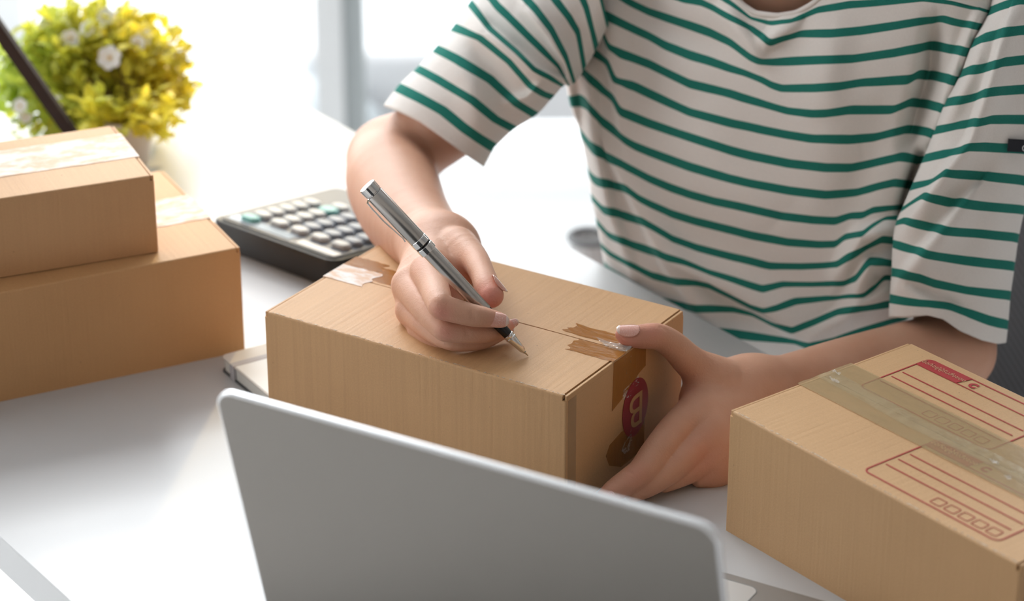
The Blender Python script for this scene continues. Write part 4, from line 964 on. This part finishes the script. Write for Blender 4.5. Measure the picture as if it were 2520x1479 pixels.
# curved backrest wrapping beside the sitter's left arm
vs, fs = [], []; NU, NV = 40, 30
rr0 = .30
for i in range(NU+1):
    for j in range(NV+1):
        th2 = math.radians(-62+124*i/NU); z = .42+.56*j/NV; bul = .03*math.sin(math.pi*j/NV)
        vs.append(((rr0*.93)*math.sin(th2), .0+(rr0-.02)*math.cos(th2)-.06+bul, z))
for i in range(NU):
    for j in range(NV): a = i*(NV+1)+j; fs.append((a, a+1, a+NV+2, a+NV+1))
bk = pydata('backrest', vs, fs, MESHF, chair); m = bk.modifiers.new('t', 'SOLIDIFY'); m.thickness = .012
bm = bmesh.new(); pth = [Vector(vs[i*(NV+1)]) for i in range(NU+1)]+[Vector(vs[NU*(NV+1)+j]) for j in range(1, NV+1)]+[Vector(vs[i*(NV+1)+NV]) for i in range(NU-1, -1, -1)]+[Vector(vs[j]) for j in range(NV-1, 0, -1)]
kn_v, kn_f = [], []; j0 = int(NV*(.735-.42)/.56)
for i in range(NU+1):
    for j in range(j0, NV+1): x_, y_, z_ = vs[i*(NV+1)+j]; kn_v.append((x_*.955, y_*.97-.008, z_))
nj = NV+1-j0
for i in range(NU):
    for j in range(nj-1): a = i*nj+j; kn_f.append((a, a+1, a+nj+1, a+nj))
kc = pydata('knit_cover', kn_v, kn_f, MESHL, chair); m = kc.modifiers.new('t', 'SOLIDIFY'); m.thickness = .008
tube(bm, pth+[pth[0]], .011, 8); obj('backrest_frame', bm, BLACKP, chair, smooth=True)
bm = bmesh.new(); tube(bm, [(0, .12, .43), (0, .27, .40), (0, .27, .60)], .02, 10); obj('back_support', bm, BLACKP, chair, smooth=True)

# ---------------------------------------------------------------- far background furniture, far out of focus
def far(name, px, py, F, builder, **k):
    P = at(px, py, F); o = empty(name, (P[0], P[1], FZ), 0, **k); builder(o, P[2]-FZ); return o
P = at(862, 250, 3.75)
post = empty('metal_post', (P[0], P[1], FZ), 0, label='grey upright metal post standing on the white floor behind the desk', cat='post')
bm = bmesh.new(); box(bm, -.006, .024, -.02, .02, .02, 1.9); obj('post_tube', bm, GREYFRAME, post)
bm = bmesh.new(); box(bm, -.045, -.006, -.03, .03, .02, 1.9); obj('pale_panel', bm, PALEFRAME, post)
bm = bmesh.new(); lathe(bm, [(0, 0), (.16, 0), (.16, .015), (.03, .02), (0, .02)], 32); obj('foot_plate', bm, GREYFRAME, post)
P = at(745, 235, 3.9)
pouf = empty('floor_cushion', (P[0], P[1], FZ), 0, label='round blue-grey floor cushion left of the grey post', cat='cushion')
bm = bmesh.new(); lathe(bm, [(0, 0), (.09, .0), (.115, .03), (.125, .10), (.12, .17), (.08, .21), (0, .22)], 40); obj('cushion_cover', bm, BGGREY, pouf, smooth=True)
P = at(1130, 180, 4.1)
sofa = empty('bench', (P[0], P[1], FZ), 0, label='low pale grey bench right of the grey post', cat='bench')
bm = bmesh.new(); box(bm, -.24, .34, -.10, .2, .12, .24); obj('seat_pad', bm, simple('pale_grey_fabric', (.86, .87, .89), .8), sofa, bevel=.02)
for x in (-.20, .30):
    bm = bmesh.new(); box(bm, x-.015, x+.015, -.08, .18, 0, .12); obj('leg', bm, BGDARK, sofa)
P = at(1450, 630, 2.6)
bin_ = empty('waste_bin', (P[0], P[1], FZ), 0, label='small dark-rimmed grey bin on the floor behind the desk edge', cat='bin')
bm = bmesh.new(); zb = P[2]-FZ+.02; lathe(bm, [(0, 0), (.016, 0), (.020, zb), (.018, zb), (.015, .005), (0, .005)], 32); obj('bin_body', bm, simple('bin_grey', (.60, .60, .60), .6), bin_, smooth=False)
bm = bmesh.new(); tube(bm, [(.020*math.cos(a), .020*math.sin(a), zb) for a in np.linspace(0, 2*math.pi, 33)], .003, 8, caps=False); obj('bin_rim', bm, BGDARK, bin_, smooth=True)
